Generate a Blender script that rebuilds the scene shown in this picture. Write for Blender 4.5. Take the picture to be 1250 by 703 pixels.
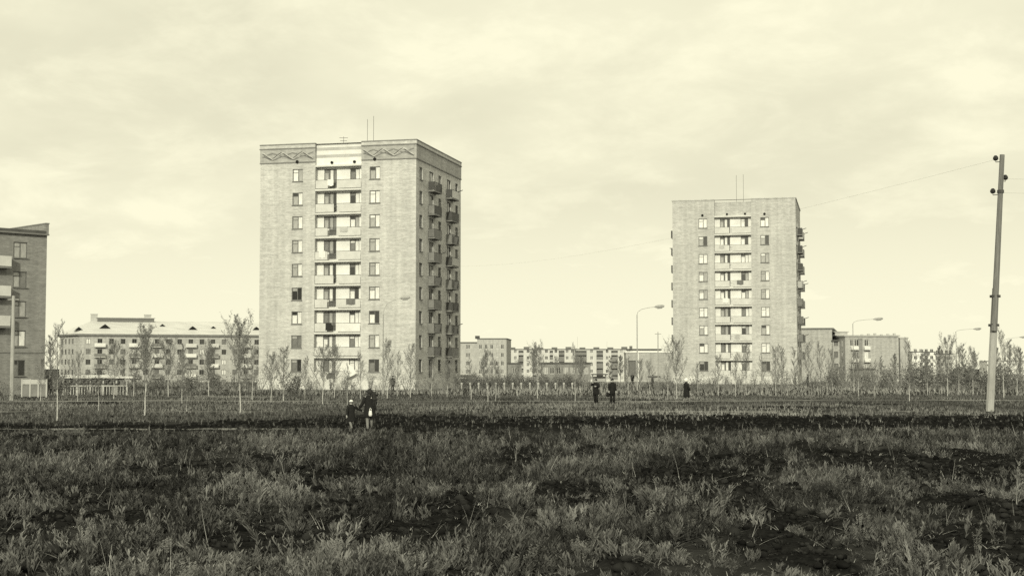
import bpy, math, random
import numpy as np
from mathutils import Vector, Matrix

# ------------------------------------------------------------------ clear
for o in list(bpy.data.objects):
    bpy.data.objects.remove(o)
scene = bpy.context.scene
col = scene.collection
R = math.radians
rng = random.Random(7)

# ------------------------------------------------------------------ camera (50 mm lens, eye 2.55 m above the field)
EYE = 2.55
TILT = math.atan(97.0 / 1736.0)
cam_data = bpy.data.cameras.new('camera')
cam_data.lens = 50.0
cam_data.sensor_width = 36.0
cam_data.sensor_fit = 'HORIZONTAL'
cam_data.clip_start = 0.1
cam_data.clip_end = 9000.0
cam = bpy.data.objects.new('camera', cam_data)
col.objects.link(cam)
cam.location = (0, 0, EYE)
cam.rotation_euler = (math.pi / 2 + TILT, 0, 0)
scene.camera = cam

# ------------------------------------------------------------------ sun + sky (toned print: all light shares one cream tone)
SUN_AZ, SUN_EL = 9.0, 20.0          # degrees left of straight behind the camera, elevation
TONE = (1.0, 0.965, 0.745)
sun_data = bpy.data.lights.new('sun', 'SUN')
sun_data.energy = 2.8
sun_data.angle = R(2.0)
sun_data.color = TONE
sun = bpy.data.objects.new('sun', sun_data)
col.objects.link(sun)
tr = Vector((math.sin(R(SUN_AZ)) * math.cos(R(SUN_EL)), math.cos(R(SUN_AZ)) * math.cos(R(SUN_EL)), -math.sin(R(SUN_EL))))
sun.rotation_euler = tr.to_track_quat('-Z', 'Y').to_euler()
sun.location = (-60, -80, 80)

world = bpy.data.worlds.new('World')
scene.world = world
world.use_nodes = True
wn, wl = world.node_tree.nodes, world.node_tree.links
wn.clear()


def W(t, **kw):
    n = wn.new(t)
    for k, v in kw.items():
        setattr(n, k, v)
    return n


def wmath(op, a, b=None, c=None, clamp=False):
    n = W('ShaderNodeMath', operation=op, use_clamp=clamp)
    for i, v in enumerate((a, b, c)):
        if v is None:
            continue
        if isinstance(v, (int, float)):
            n.inputs[i].default_value = v
        else:
            wl.new(v, n.inputs[i])
    return n.outputs[0]


sky = W('ShaderNodeTexSky', sky_type='NISHITA')
sky.sun_disc = False
sky.sun_elevation = R(SUN_EL)
sky.sun_rotation = R(180.0 + SUN_AZ)
sky.air_density = 1.0
sky.dust_density = 3.0
bw = W('ShaderNodeRGBToBW')
wl.new(sky.outputs[0], bw.inputs[0])
tc = W('ShaderNodeTexCoord')
sep = W('ShaderNodeSeparateXYZ')
wl.new(tc.outputs['Generated'], sep.inputs[0])
zz = wmath('ADD', wmath('MAXIMUM', sep.outputs[2], 0.0), 0.28)
cx = wmath('DIVIDE', sep.outputs[0], zz)
cy = wmath('DIVIDE', sep.outputs[1], zz)
comb = W('ShaderNodeCombineXYZ')
wl.new(cx, comb.inputs[0]); wl.new(cy, comb.inputs[1])


def wnoise(scale, detail, rough, offs, dist=0.0, rot=0.0, sc=(1, 1, 1)):
    mp = W('ShaderNodeMapping')
    mp.inputs['Location'].default_value = offs
    mp.inputs['Rotation'].default_value = (0, 0, rot)
    mp.inputs['Scale'].default_value = sc
    wl.new(comb.outputs[0], mp.inputs[0])
    n = W('ShaderNodeTexNoise')
    n.inputs['Scale'].default_value = scale
    n.inputs['Detail'].default_value = detail
    n.inputs['Roughness'].default_value = rough
    n.inputs['Distortion'].default_value = dist
    wl.new(mp.outputs[0], n.inputs['Vector'])
    return n.outputs[0]


broad = wnoise(1.6, 5, 0.55, (3.1, 1.7, 0), 0.0, 0.35, (1, 1, 1))
wisp = wnoise(5.0, 10, 0.62, (9.3, 4.2, 0), 0.25, 0.5, (1, 1, 1))
broad_r = W('ShaderNodeMapRange', interpolation_type='SMOOTHSTEP')
wl.new(broad, broad_r.inputs[0])
broad_r.inputs[1].default_value = 0.35; broad_r.inputs[2].default_value = 0.62
wisp_r = W('ShaderNodeMapRange', interpolation_type='SMOOTHSTEP')
wl.new(wisp, wisp_r.inputs[0])
wisp_r.inputs[1].default_value = 0.40; wisp_r.inputs[2].default_value = 0.72
clear = wmath('MULTIPLY', bw.outputs[0], 1.0)             # thin blue sky between the cloud veils
cover = wmath('MULTIPLY_ADD', wisp_r.outputs[0], 0.20, wmath('MULTIPLY_ADD', broad_r.outputs[0], 0.18, 0.67), clamp=True)
low = W('ShaderNodeMapRange', interpolation_type='SMOOTHSTEP')   # clouds merge to a haze layer towards the horizon
wl.new(sep.outputs[2], low.inputs[0])
low.inputs[1].default_value = 0.02; low.inputs[2].default_value = 0.30
low.inputs[3].default_value = 1.0; low.inputs[4].default_value = 0.0
cover2 = wmath('MAXIMUM', cover, wmath('MULTIPLY', low.outputs[0], 0.97), clamp=True)
VEIL = 10.0
lum = wmath('ADD', wmath('MULTIPLY', clear, wmath('SUBTRACT', 1.0, cover2)), wmath('MULTIPLY', cover2, VEIL))
tint = W('ShaderNodeVectorMath', operation='SCALE')
tint.inputs[0].default_value = (1.0, 0.966, 0.72)
wl.new(lum, tint.inputs['Scale'])
bgn = W('ShaderNodeBackground')
bgn.inputs['Strength'].default_value = 0.10
wl.new(tint.outputs[0], bgn.inputs['Color'])
outw = W('ShaderNodeOutputWorld')
wl.new(bgn.outputs[0], outw.inputs['Surface'])

scene.view_settings.view_transform = 'Standard'
scene.view_settings.look = 'None'
scene.view_settings.gamma = 1.0
scene.view_settings.use_curve_mapping = False
scene.view_settings.exposure = 0.0
scene.render.engine = 'CYCLES'
scene.cycles.use_denoising = False      # keep the fine grain of the field
scene.cycles.max_bounces = 5
scene.cycles.diffuse_bounces = 3
scene.cycles.glossy_bounces = 2
scene.cycles.transparent_max_bounces = 8
scene.cycles.caustics_reflective = False
scene.cycles.caustics_refractive = False


# ------------------------------------------------------------------ pixel helpers (photo pixels, 1250 x 703)
def ray(px, py):
    u = (px - 625.0) / 1736.0
    v = (351.5 - py) / 1736.0
    f = Vector((0, math.cos(TILT), math.sin(TILT)))
    up = Vector((0, -math.sin(TILT), math.cos(TILT)))
    return f + up * v + Vector((u, 0, 0))


def P(px, py, Y):
    d = ray(px, py)
    return Vector((0, 0, EYE)) + d * (Y / d.y)


def G(px, py):
    d = ray(px, py)
    return Vector((0, 0, EYE)) + d * (EYE / -d.z)


# ------------------------------------------------------------------ numpy value noise + terrain
def vnoise(x, y, seed=0):
    xi = np.floor(x).astype(np.int64); yi = np.floor(y).astype(np.int64)
    fx = x - xi; fy = y - yi
    fx = fx * fx * (3 - 2 * fx); fy = fy * fy * (3 - 2 * fy)

    def h(a, b):
        n = (a * 374761393 + b * 668265263 + seed * 1442695041) & 0xffffffff
        n = ((n ^ (n >> 13)) * 1274126177) & 0xffffffff
        return ((n ^ (n >> 16)) & 0xffff) / 65535.0
    return (h(xi, yi) * (1 - fx) + h(xi + 1, yi) * fx) * (1 - fy) + (h(xi, yi + 1) * (1 - fx) + h(xi + 1, yi + 1) * fx) * fy


def fbm(x, y, seed=0, oct=3):
    s = 0.0; a = 0.5
    for i in range(oct):
        s = s + a * vnoise(x * 2 ** i, y * 2 ** i, seed + i * 17)
        a *= 0.5
    return s / (1 - 0.5 ** oct)


def sstep(a, b, v):
    t = np.clip((v - a) / (b - a), 0, 1)
    return t * t * (3 - 2 * t)


BLOBS = []
for (px, py, w, h) in ((430, 642, 70, 22), (510, 657, 150, 34), (562, 622, 70, 30), (700, 603, 70, 26), (765, 612, 50, 20),
                       (862, 590, 130, 26), (905, 566, 110, 16), (1060, 560, 120, 18), (1150, 576, 130, 26), (1225, 566, 70, 22),
                       (250, 573, 90, 14), (160, 548, 120, 10), (1190, 618, 90, 30), (52, 642, 36, 28), (395, 592, 70, 18),
                       (330, 560, 60, 9), (960, 633, 60, 20), (640, 560, 60, 10), (60, 541, 60, 8), (1010, 690, 60, 20)):
    g = G(px, py)
    ry = (G(px, py - h / 2).y - G(px, py + h / 2).y) / 2
    BLOBS.append((g.x, g.y, w / 2 / 1736 * g.y * 1.3, ry * 1.35))


def strip_far(x, y):
    return 65.5 + 9.0 * sstep(-17.0, -6.0, x) + 4.0 * (fbm(x / 6.0, y * 0 + 3.3, 11, 4) - 0.5) * 2


def soil_mask(x, y):
    m = sstep(0.58, 0.66, fbm(x / 1.3, y / 3.4, 3, 4)) * sstep(14, 17, y) * (1 - sstep(54, 58, y)) * 0.85
    wob = 0.75 * (fbm(x / 0.5, y / 0.9, 21, 3) - 0.5) * 2
    for (bx, by, rx, ry) in BLOBS:
        d = np.sqrt(((x - bx) / rx) ** 2 + ((y - by) / ry) ** 2)
        m = np.maximum(m, 1 - sstep(0.7, 1.2, d + wob))
    near = 57.3 + 4.0 * (fbm(x / 4.0, y * 0 + 1.1, 5, 4) - 0.5)
    e = (fbm(x / 1.1, y / 1.6, 31, 3) - 0.5) * 5
    s = sstep(-0.7, 0.7, y - near + e * 0.5) * (1 - sstep(-2.5, 2.5, y - strip_far(x, y) + 1.6 * e)) * (.80 + .20 * sstep(.35, .5, fbm(x / 4.0, y / 5.0, 33, 4)))
    # lone bare clods on the meadow behind the strip
    b2 = sstep(0.62, 0.70, fbm(x / 6, y / 9, 43, 3)) * sstep(80, 84, y) * (1 - sstep(105, 112, y)) * 0.7
    return np.clip(np.maximum(np.maximum(m, s), b2), 0, 1)


def path_mask(x, y):
    c = 59.0 + 0.5 * (fbm(x / 7.0, y * 0 + 8.8, 15) - 0.5)
    a = (1 - sstep(0.35, 0.7, np.abs(y - c))) * (1 - sstep(-11.0, -6.0, x)) * 0.9
    c2 = 109.0 + 2.5 * (fbm(x / 14.0, y * 0 + 2.8, 16) - 0.5)
    b = (1 - sstep(0.8, 1.8, np.abs(y - c2))) * (0.35 + 0.55 * sstep(0.35, 0.6, fbm(x / 9.0, y * 0 + 6, 19)))
    c3 = 83 + 2.0 * (fbm(x / 10.0, y * 0 + 4.8, 26) - 0.5)
    d = (1 - sstep(0.5, 1.6, np.abs(y - c3))) * sstep(0.5, 0.65, fbm(x / 6.0, y * 0 + 9, 29)) * 0.6
    return np.clip(np.maximum(np.maximum(a, b), d), 0, 1)


def ground_base(x, y):
    z = -4.0 * sstep(248, 385, y)
    z = z + 0.10 * (fbm(x / 9.0, y / 9.0, 1) - 0.5) * 2 * (1 - sstep(120, 160, y))
    return z


def ground_z(x, y):
    x = np.asarray(x, float); y = np.asarray(y, float)
    m = soil_mask(x, y)
    near = 1 - sstep(60, 110, y)
    z = ground_base(x, y)
    z = z + near * 0.05 * (fbm(x / 0.9, y / 0.9, 61, 3) - 0.5) * 2
    field = 1 - sstep(55, 58, y)
    z = z + m * field * (0.03 + 0.13 * fbm(x / 0.6, y / 0.6, 71, 3) + 0.13 * (fbm(x / 0.3, y / 0.3, 81, 2) - 0.5))
    # low dug bank along the far side of the bare strip
    z = z + 0.05 * np.exp(-((y - strip_far(x, y) - 0.5) / 1.1) ** 2) * sstep(-6, 4, x) * fbm(x / 2.2, y / 2.2, 91, 3) * 1.6
    return z


def gz(x, y):
    return float(ground_z(np.array([x]), np.array([y]))[0])


# ------------------------------------------------------------------ materials (a toned black-and-white print: all greys)
MATS = {}


def new_mat(name):
    m = bpy.data.materials.new(name)
    m.use_nodes = True
    return m, m.node_tree.nodes, m.node_tree.links, m.node_tree.nodes['Principled BSDF']


def ramp(nt, fac, lo, hi, p0=0.3, p1=0.7):
    r = nt.nodes.new('ShaderNodeValToRGB')
    r.color_ramp.elements[0].position = p0
    r.color_ramp.elements[1].position = p1
    r.color_ramp.elements[0].color = (lo, lo, lo * 0.985, 1)
    r.color_ramp.elements[1].color = (hi, hi, hi * 0.985, 1)
    nt.links.new(fac, r.inputs[0])
    return r.outputs[0]


def grey(name, v, var=0.18, scale=2.0, rough=0.85, detail=5, bump=0.0, stretch=None, coat=0.0, spec=0.3):
    """Plain surface with uneven tone, in the object's own space."""
    if name in MATS:
        return MATS[name]
    m, n, l, b = new_mat(name)
    tcn = n.new('ShaderNodeTexCoord')
    vec = tcn.outputs['Object']
    if stretch:
        mp = n.new('ShaderNodeMapping'); mp.inputs['Scale'].default_value = stretch
        l.new(vec, mp.inputs[0]); vec = mp.outputs[0]
    nz = n.new('ShaderNodeTexNoise')
    nz.inputs['Scale'].default_value = scale
    nz.inputs['Detail'].default_value = detail
    nz.inputs['Roughness'].default_value = 0.62
    l.new(vec, nz.inputs['Vector'])
    l.new(ramp(m.node_tree, nz.outputs[0], v * (1 - var), v * (1 + var)), b.inputs['Base Color'])
    b.inputs['Roughness'].default_value = rough
    b.inputs['Specular IOR Level'].default_value = spec
    if coat:
        b.inputs['Coat Weight'].default_value = coat
        b.inputs['Coat Roughness'].default_value = 0.04
    if bump:
        bp = n.new('ShaderNodeBump'); bp.inputs['Strength'].default_value = bump
        l.new(nz.outputs[0], bp.inputs['Height']); l.new(bp.outputs[0], b.inputs['Normal'])
    MATS[name] = m
    return m


def brick_mat(name, v, var=0.12, mortar=1.12, big=0.10):
    """Silicate brick: courses, odd bricks, broad weathering."""
    m, n, l, b = new_mat(name)
    tcn = n.new('ShaderNodeTexCoord')
    geo = n.new('ShaderNodeNewGeometry')
    sp = n.new('ShaderNodeSeparateXYZ'); l.new(tcn.outputs['Object'], sp.inputs[0])
    ad = n.new('ShaderNodeMath'); ad.operation = 'ADD'
    l.new(sp.outputs[0], ad.inputs[0]); l.new(sp.outputs[1], ad.inputs[1])
    cb = n.new('ShaderNodeCombineXYZ')
    l.new(ad.outputs[0], cb.inputs[0]); l.new(sp.outputs[2], cb.inputs[1])
    br = n.new('ShaderNodeTexBrick')
    br.inputs['Scale'].default_value = 1.0
    br.inputs['Brick Width'].default_value = 0.26
    br.inputs['Row Height'].default_value = 0.10
    br.inputs['Mortar Size'].default_value = 0.012
    for i, k in ((1, 1 - var), (2, 1 + var)):
        br.inputs[i].default_value = (v * k, v * k, v * k * 0.985, 1)
    br.inputs[3].default_value = (v * mortar, v * mortar, v * mortar * 0.985, 1)
    l.new(cb.outputs[0], br.inputs['Vector'])
    # weathering: broad patches and lift-by-lift course bands
    nz = n.new('ShaderNodeTexNoise'); nz.inputs['Scale'].default_value = 0.35; nz.inputs['Detail'].default_value = 6
    nz.inputs['Roughness'].default_value = 0.65
    l.new(tcn.outputs['Object'], nz.inputs['Vector'])
    mp = n.new('ShaderNodeMapping'); mp.inputs['Scale'].default_value = (0.12, 0.12, 2.4)
    l.new(tcn.outputs['Object'], mp.inputs[0])
    nb = n.new('ShaderNodeTexNoise'); nb.inputs['Scale'].default_value = 1.0; nb.inputs['Detail'].default_value = 4
    l.new(mp.outputs[0], nb.inputs['Vector'])
    mx = n.new('ShaderNodeMath'); mx.operation = 'ADD'
    l.new(nz.outputs[0], mx.inputs[0]); l.new(nb.outputs[0], mx.inputs[1])
    rr = ramp(m.node_tree, mx.outputs[0], 1 - big, 1 + big, 0.7, 1.3) if False else None
    mr = n.new('ShaderNodeMapRange'); l.new(mx.outputs[0], mr.inputs[0])
    mr.inputs[1].default_value = 0.65; mr.inputs[2].default_value = 1.35
    mr.inputs[3].default_value = 1 - 1.6 * big; mr.inputs[4].default_value = 1 + 1.2 * big
    fine = n.new('ShaderNodeTexNoise'); fine.inputs['Scale'].default_value = 4.5; fine.inputs['Detail'].default_value = 3
    mpf = n.new('ShaderNodeMapping'); mpf.inputs['Scale'].default_value = (0.28, 0.28, 1.3)
    l.new(tcn.outputs['Object'], mpf.inputs[0]); l.new(mpf.outputs[0], fine.inputs['Vector'])
    mf = n.new('ShaderNodeMapRange'); l.new(fine.outputs[0], mf.inputs[0])
    mf.inputs[1].default_value = 0.3; mf.inputs[2].default_value = 0.7
    mf.inputs[3].default_value = 0.84; mf.inputs[4].default_value = 1.13
    mp2 = n.new('ShaderNodeMapping'); mp2.inputs['Scale'].default_value = (1.6, 1.6, 0.07)
    l.new(tcn.outputs['Object'], mp2.inputs[0])
    stk = n.new('ShaderNodeTexNoise'); stk.inputs['Scale'].default_value = 1.0; stk.inputs['Detail'].default_value = 5
    l.new(mp2.outputs[0], stk.inputs['Vector'])
    ms = n.new('ShaderNodeMapRange'); l.new(stk.outputs[0], ms.inputs[0])
    ms.inputs[1].default_value = 0.35; ms.inputs[2].default_value = 0.7; ms.inputs[3].default_value = 1.07; ms.inputs[4].default_value = 0.87
    m0 = n.new('ShaderNodeMath'); m0.operation = 'MULTIPLY'
    l.new(mr.outputs[0], m0.inputs[0]); l.new(ms.outputs[0], m0.inputs[1])
    mm = n.new('ShaderNodeMath'); mm.operation = 'MULTIPLY'
    l.new(m0.outputs[0], mm.inputs[0]); l.new(mf.outputs[0], mm.inputs[1])
    vm = n.new('ShaderNodeVectorMath'); vm.operation = 'SCALE'
    l.new(br.outputs[0], vm.inputs[0]); l.new(mm.outputs[0], vm.inputs['Scale'])
    l.new(vm.outputs[0], b.inputs['Base Color'])
    b.inputs['Roughness'].default_value = 0.9
    b.inputs['Specular IOR Level'].default_value = 0.2
    MATS[name] = m
    return m


def attr_mat(name, lo, hi, rough=0.8, attr='shade', trans=0.0):
    """Foliage-like: tone comes from the per-plant attribute."""
    m, n, l, b = new_mat(name)
    a = n.new('ShaderNodeAttribute'); a.attribute_name = attr
    l.new(ramp(m.node_tree, a.outputs['Fac'], lo, hi, 0.0, 1.0), b.inputs['Base Color'])
    b.inputs['Roughness'].default_value = rough
    b.inputs['Specular IOR Level'].default_value = 0.03
    MATS[name] = m
    return m


brick_mat('tower_brick', 0.50)
brick_mat('tower_brick_far', 0.47)
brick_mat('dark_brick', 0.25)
brick_mat('frieze_brick', 0.37, 0.10)
brick_mat('block_brick', 0.42)
brick_mat('gable_brick', 0.40)
grey('plaster', 0.76, 0.10, 0.8)
grey('plaster_grey', 0.44, 0.14, 0.9)
grey('plinth_paint', 0.62, 0.22, 0.7)
grey('panel_concrete', 0.58, 0.12, 1.2)
grey('panel_white', 0.72, 0.10, 1.2)
grey('slab_concrete', 0.62, 0.12, 1.5)
grey('slab_dark', 0.20, 0.2, 1.5)
grey('frame_paint', 0.14, 0.2, 3.0, 0.6)
grey('frame_white', 0.60, 0.15, 3.0, 0.5)
grey('iron', 0.06, 0.3, 6.0, 0.6)
grey('roof_tar', 0.09, 0.3, 0.8)
grey('roof_sheet', 0.62, 0.16, 0.5, 0.5, stretch=(0.4, 2.0, 1))
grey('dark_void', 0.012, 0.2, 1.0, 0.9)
grey('pane_white', 0.72, 0.22, 1.4, 0.5, stretch=(6, 6, 1), coat=1.0)
grey('pane_grey', 0.34, 0.25, 1.4, 0.5, stretch=(6, 6, 1), coat=1.0)
grey('pane_mid', 0.16, 0.4, 1.4, 0.5, coat=1.0)
grey('pane_dark', 0.02, 0.5, 1.4, 0.4, coat=1.0)
grey('concrete_pole', 0.36, 0.2, 2.5, bump=0.1, stretch=(1, 1, 0.3))
grey('wood_pole', 0.17, 0.35, 5.0, bump=0.3, stretch=(3, 3, 0.15))
grey('lamp_steel', 0.34, 0.2, 3.0, 0.5)
grey('bark', 0.18, 0.4, 9.0, bump=0.3)
grey('whitewash', 0.46, 0.4, 6.0)
grey('cloth_black', 0.014, 0.3, 8.0, 0.95)
grey('cloth_dark', 0.03, 0.3, 8.0, 0.95)
grey('cloth_white', 0.75, 0.08, 8.0, 0.9)
grey('stocking', 0.20, 0.15, 8.0, 0.8)
grey('skin', 0.42, 0.08, 8.0, 0.6)
grey('hair', 0.02, 0.3, 8.0, 0.7)
grey('porcelain_dark', 0.02, 0.3, 8.0, 0.3)
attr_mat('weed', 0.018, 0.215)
attr_mat('dry_grass', 0.12, 0.52)
attr_mat('leaf', 0.07, 0.34)
attr_mat('clod', 0.005, 0.030)


# ------------------------------------------------------------------ mesh helpers
class MB:
    def __init__(self):
        self.v = []; self.f = []; self.m = []

    def quad(self, a, b, c, d, mi=0):
        n = len(self.v)
        self.v += [tuple(a), tuple(b), tuple(c), tuple(d)]
        self.f.append((n, n + 1, n + 2, n + 3)); self.m.append(mi)

    def poly(self, pts, mi=0):
        n = len(self.v)
        self.v += [tuple(p) for p in pts]
        self.f.append(tuple(range(n, n + len(pts)))); self.m.append(mi)

    def box(self, x0, x1, y0, y1, z0, z1, mi=0):
        n = len(self.v)
        self.v += [(x0, y0, z0), (x1, y0, z0), (x1, y1, z0), (x0, y1, z0), (x0, y0, z1), (x1, y0, z1), (x1, y1, z1), (x0, y1, z1)]
        for f in ((0, 3, 2, 1), (4, 5, 6, 7), (0, 1, 5, 4), (1, 2, 6, 5), (2, 3, 7, 6), (3, 0, 4, 7)):
            self.f.append(tuple(n + i for i in f)); self.m.append(mi)

    def tube(self, pts, radii, sides=6, mi=0, cap=True):
        pts = [Vector(p) for p in pts]
        if not isinstance(radii, (list, tuple)):
            radii = [radii] * len(pts)
        n0 = len(self.v)
        prev = None
        for i, p in enumerate(pts):
            t = (pts[min(i + 1, len(pts) - 1)] - pts[max(i - 1, 0)])
            if t.length < 1e-9:
                t = Vector((0, 0, 1))
            t.normalize()
            if prev is None:
                a = Vector((1, 0, 0)) if abs(t.x) < 0.9 else Vector((0, 1, 0))
                a = (a - t * a.dot(t)).normalized()
            else:
                a = (prev - t * prev.dot(t))
                a = a.normalized() if a.length > 1e-6 else t.orthogonal().normalized()
            prev = a
            b = t.cross(a)
            r = radii[i]
            rx, ry = (r if isinstance(r, tuple) else (r, r))
            for k in range(sides):
                an = 2 * math.pi * k / sides
                self.v.append(tuple(p + a * (math.cos(an) * rx) + b * (math.sin(an) * ry)))
        for i in range(len(pts) - 1):
            for k in range(sides):
                k2 = (k + 1) % sides
                self.f.append((n0 + i * sides + k, n0 + i * sides + k2, n0 + (i + 1) * sides + k2, n0 + (i + 1) * sides + k)); self.m.append(mi)
        if cap:
            self.f.append(tuple(n0 + k for k in reversed(range(sides)))); self.m.append(mi)
            e = n0 + (len(pts) - 1) * sides
            self.f.append(tuple(e + k for k in range(sides))); self.m.append(mi)

    def loft(self, rings, sides=12, mi=0, cap=True):
        """rings: (centre, rx, ry) horizontal ellipses from top to bottom or bottom to top."""
        n0 = len(self.v)
        for (c, rx, ry) in rings:
            for k in range(sides):
                an = 2 * math.pi * k / sides
                self.v.append((c[0] + rx * math.cos(an), c[1] + ry * math.sin(an), c[2]))
        for i in range(len(rings) - 1):
            for k in range(sides):
                k2 = (k + 1) % sides
                self.f.append((n0 + i * sides + k, n0 + i * sides + k2, n0 + (i + 1) * sides + k2, n0 + (i + 1) * sides + k)); self.m.append(mi)
        if cap:
            self.f.append(tuple(n0 + k for k in reversed(range(sides)))); self.m.append(mi)
            e = n0 + (len(rings) - 1) * sides
            self.f.append(tuple(e + k for k in range(sides))); self.m.append(mi)

    def mesh(self, name, mats, smooth=False):
        me = bpy.data.meshes.new(name)
        me.from_pydata(self.v, [], self.f)
        for mt in (mats if isinstance(mats, (list, tuple)) else [mats]):
            me.materials.append(MATS[mt])
        if any(self.m):
            me.polygons.foreach_set('material_index', self.m)
        if smooth:
            me.polygons.foreach_set('use_smooth', [True] * len(self.f))
        me.update()
        return me

    def build(self, name, mats, parent=None, loc=(0, 0, 0), rz=0.0, smooth=False):
        return link(name, self.mesh(name, mats, smooth), parent, loc, rz)


def link(name, me, parent=None, loc=(0, 0, 0), rz=0.0):
    o = bpy.data.objects.new(name, me)
    col.objects.link(o)
    o.location = loc
    o.rotation_euler = (0, 0, rz)
    o.parent = parent
    return o


def tag(o, label, cat, group=None):
    o['label'] = label
    o['category'] = cat
    if group:
        o['group'] = group
    return o


def thing(name, label, cat, loc=(0, 0, 0), rz=0.0, group=None):
    o = bpy.data.objects.new(name, None)
    col.objects.link(o)
    o.empty_display_size = 0.3
    o.location = loc
    o.rotation_euler = (0, 0, rz)
    return tag(o, label, cat, group)


def np_mesh(name, verts, tris, mat, shade=None, smooth=False):
    me = bpy.data.meshes.new(name)
    nv, nf = len(verts), len(tris)
    k = tris.shape[1]
    me.vertices.add(nv)
    me.vertices.foreach_set('co', np.ascontiguousarray(verts, dtype=np.float32).ravel())
    me.loops.add(nf * k)
    me.loops.foreach_set('vertex_index', np.ascontiguousarray(tris, dtype=np.int32).ravel())
    me.polygons.add(nf)
    me.polygons.foreach_set('loop_start', np.arange(nf, dtype=np.int32) * k)
    me.polygons.foreach_set('loop_total', np.full(nf, k, dtype=np.int32))
    if smooth:
        me.polygons.foreach_set('use_smooth', np.ones(nf, dtype=bool))
    for nm, arr in (shade or {}).items():
        at = me.attributes.new(nm, 'FLOAT', 'POINT')
        at.data.foreach_set('value', np.ascontiguousarray(arr, dtype=np.float32))
    if isinstance(mat, str):
        me.materials.append(MATS[mat])
    else:
        me.materials.append(mat)
    me.update(calc_edges=True)
    me.validate()
    return me


CACHE = {}


def cached(key, fn):
    if key not in CACHE:
        CACHE[key] = fn()
    return CACHE[key]


# ------------------------------------------------------------------ ground
def ground_material():
    m, n, l, b = new_mat('field_soil')
    geo = n.new('ShaderNodeNewGeometry')

    def nz(scale, det):
        t = n.new('ShaderNodeTexNoise'); t.inputs['Scale'].default_value = scale; t.inputs['Detail'].default_value = det
        t.inputs['Roughness'].default_value = 0.65
        l.new(geo.outputs['Position'], t.inputs['Vector'])
        return t.outputs[0]
    n1, n2 = nz(1.3, 8), nz(9.0, 5)
    soil = ramp(m.node_tree, n2, 0.005, 0.024, 0.3, 0.75)
    litter = ramp(m.node_tree, n1, 0.015, 0.055, 0.3, 0.7)
    trod = ramp(m.node_tree, n1, 0.16, 0.32, 0.3, 0.7)

    def mix(fac, a, c):
        x = n.new('ShaderNodeMix'); x.data_type = 'RGBA'
        l.new(fac, x.inputs[0]); l.new(a, x.inputs[6]); l.new(c, x.inputs[7])
        return x.outputs[2]

    def at(nm):
        a = n.new('ShaderNodeAttribute'); a.attribute_name = nm
        return a.outputs['Fac']
    c = mix(at('soil'), litter, soil)
    turf = ramp(m.node_tree, n1, 0.022, 0.08, 0.3, 0.7)
    dm = n.new('ShaderNodeMath'); dm.operation = 'SUBTRACT'; dm.use_clamp = True
    l.new(at('turf'), dm.inputs[0]); l.new(at('soil'), dm.inputs[1])
    c = mix(dm.outputs[0], c, turf)
    c = mix(at('path'), c, trod)
    l.new(c, b.inputs['Base Color'])
    b.inputs['Roughness'].default_value = 1.0
    b.inputs['Specular IOR Level'].default_value = 0.0
    bp = n.new('ShaderNodeBump'); bp.inputs['Strength'].default_value = 0.6; bp.inputs['Distance'].default_value = 0.05
    l.new(n2, bp.inputs['Height']); l.new(bp.outputs[0], b.inputs['Normal'])
    MATS['field_soil'] = m


ground_material()
rows = np.concatenate([np.arange(-60, 8, 4.0), np.arange(8, 32, 0.14), np.arange(32, 60, 0.3), np.arange(60, 125, 0.6),
                       np.geomspace(125, 420, 60), np.geomspace(440, 6000, 24)])
tcol = np.linspace(-1, 1, 421)
tcol = 0.45 * tcol + 0.55 * tcol ** 5
YY = np.repeat(rows[:, None], len(tcol), 1)
XX = tcol[None, :] * (45 + np.maximum(rows, 0)[:, None] * 1.3)
ZZ = ground_z(XX, YY)
nr, nc = YY.shape
idx = np.arange(nr * nc).reshape(nr, nc)
quads = np.stack([idx[:-1, :-1].ravel(), idx[:-1, 1:].ravel(), idx[1:, 1:].ravel(), idx[1:, :-1].ravel()], 1)
gme = np_mesh('ground', np.stack([XX.ravel(), YY.ravel(), ZZ.ravel()], 1), quads, 'field_soil',
              {'soil': soil_mask(XX, YY).ravel(), 'path': path_mask(XX, YY).ravel(), 'turf': (sstep(62, 70, YY) * (.55 + .45 * fbm(XX / 5, YY / 11, 371, 3))).ravel()}, smooth=True)
ground = link('ground', gme)
ground['kind'] = 'structure'


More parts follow.
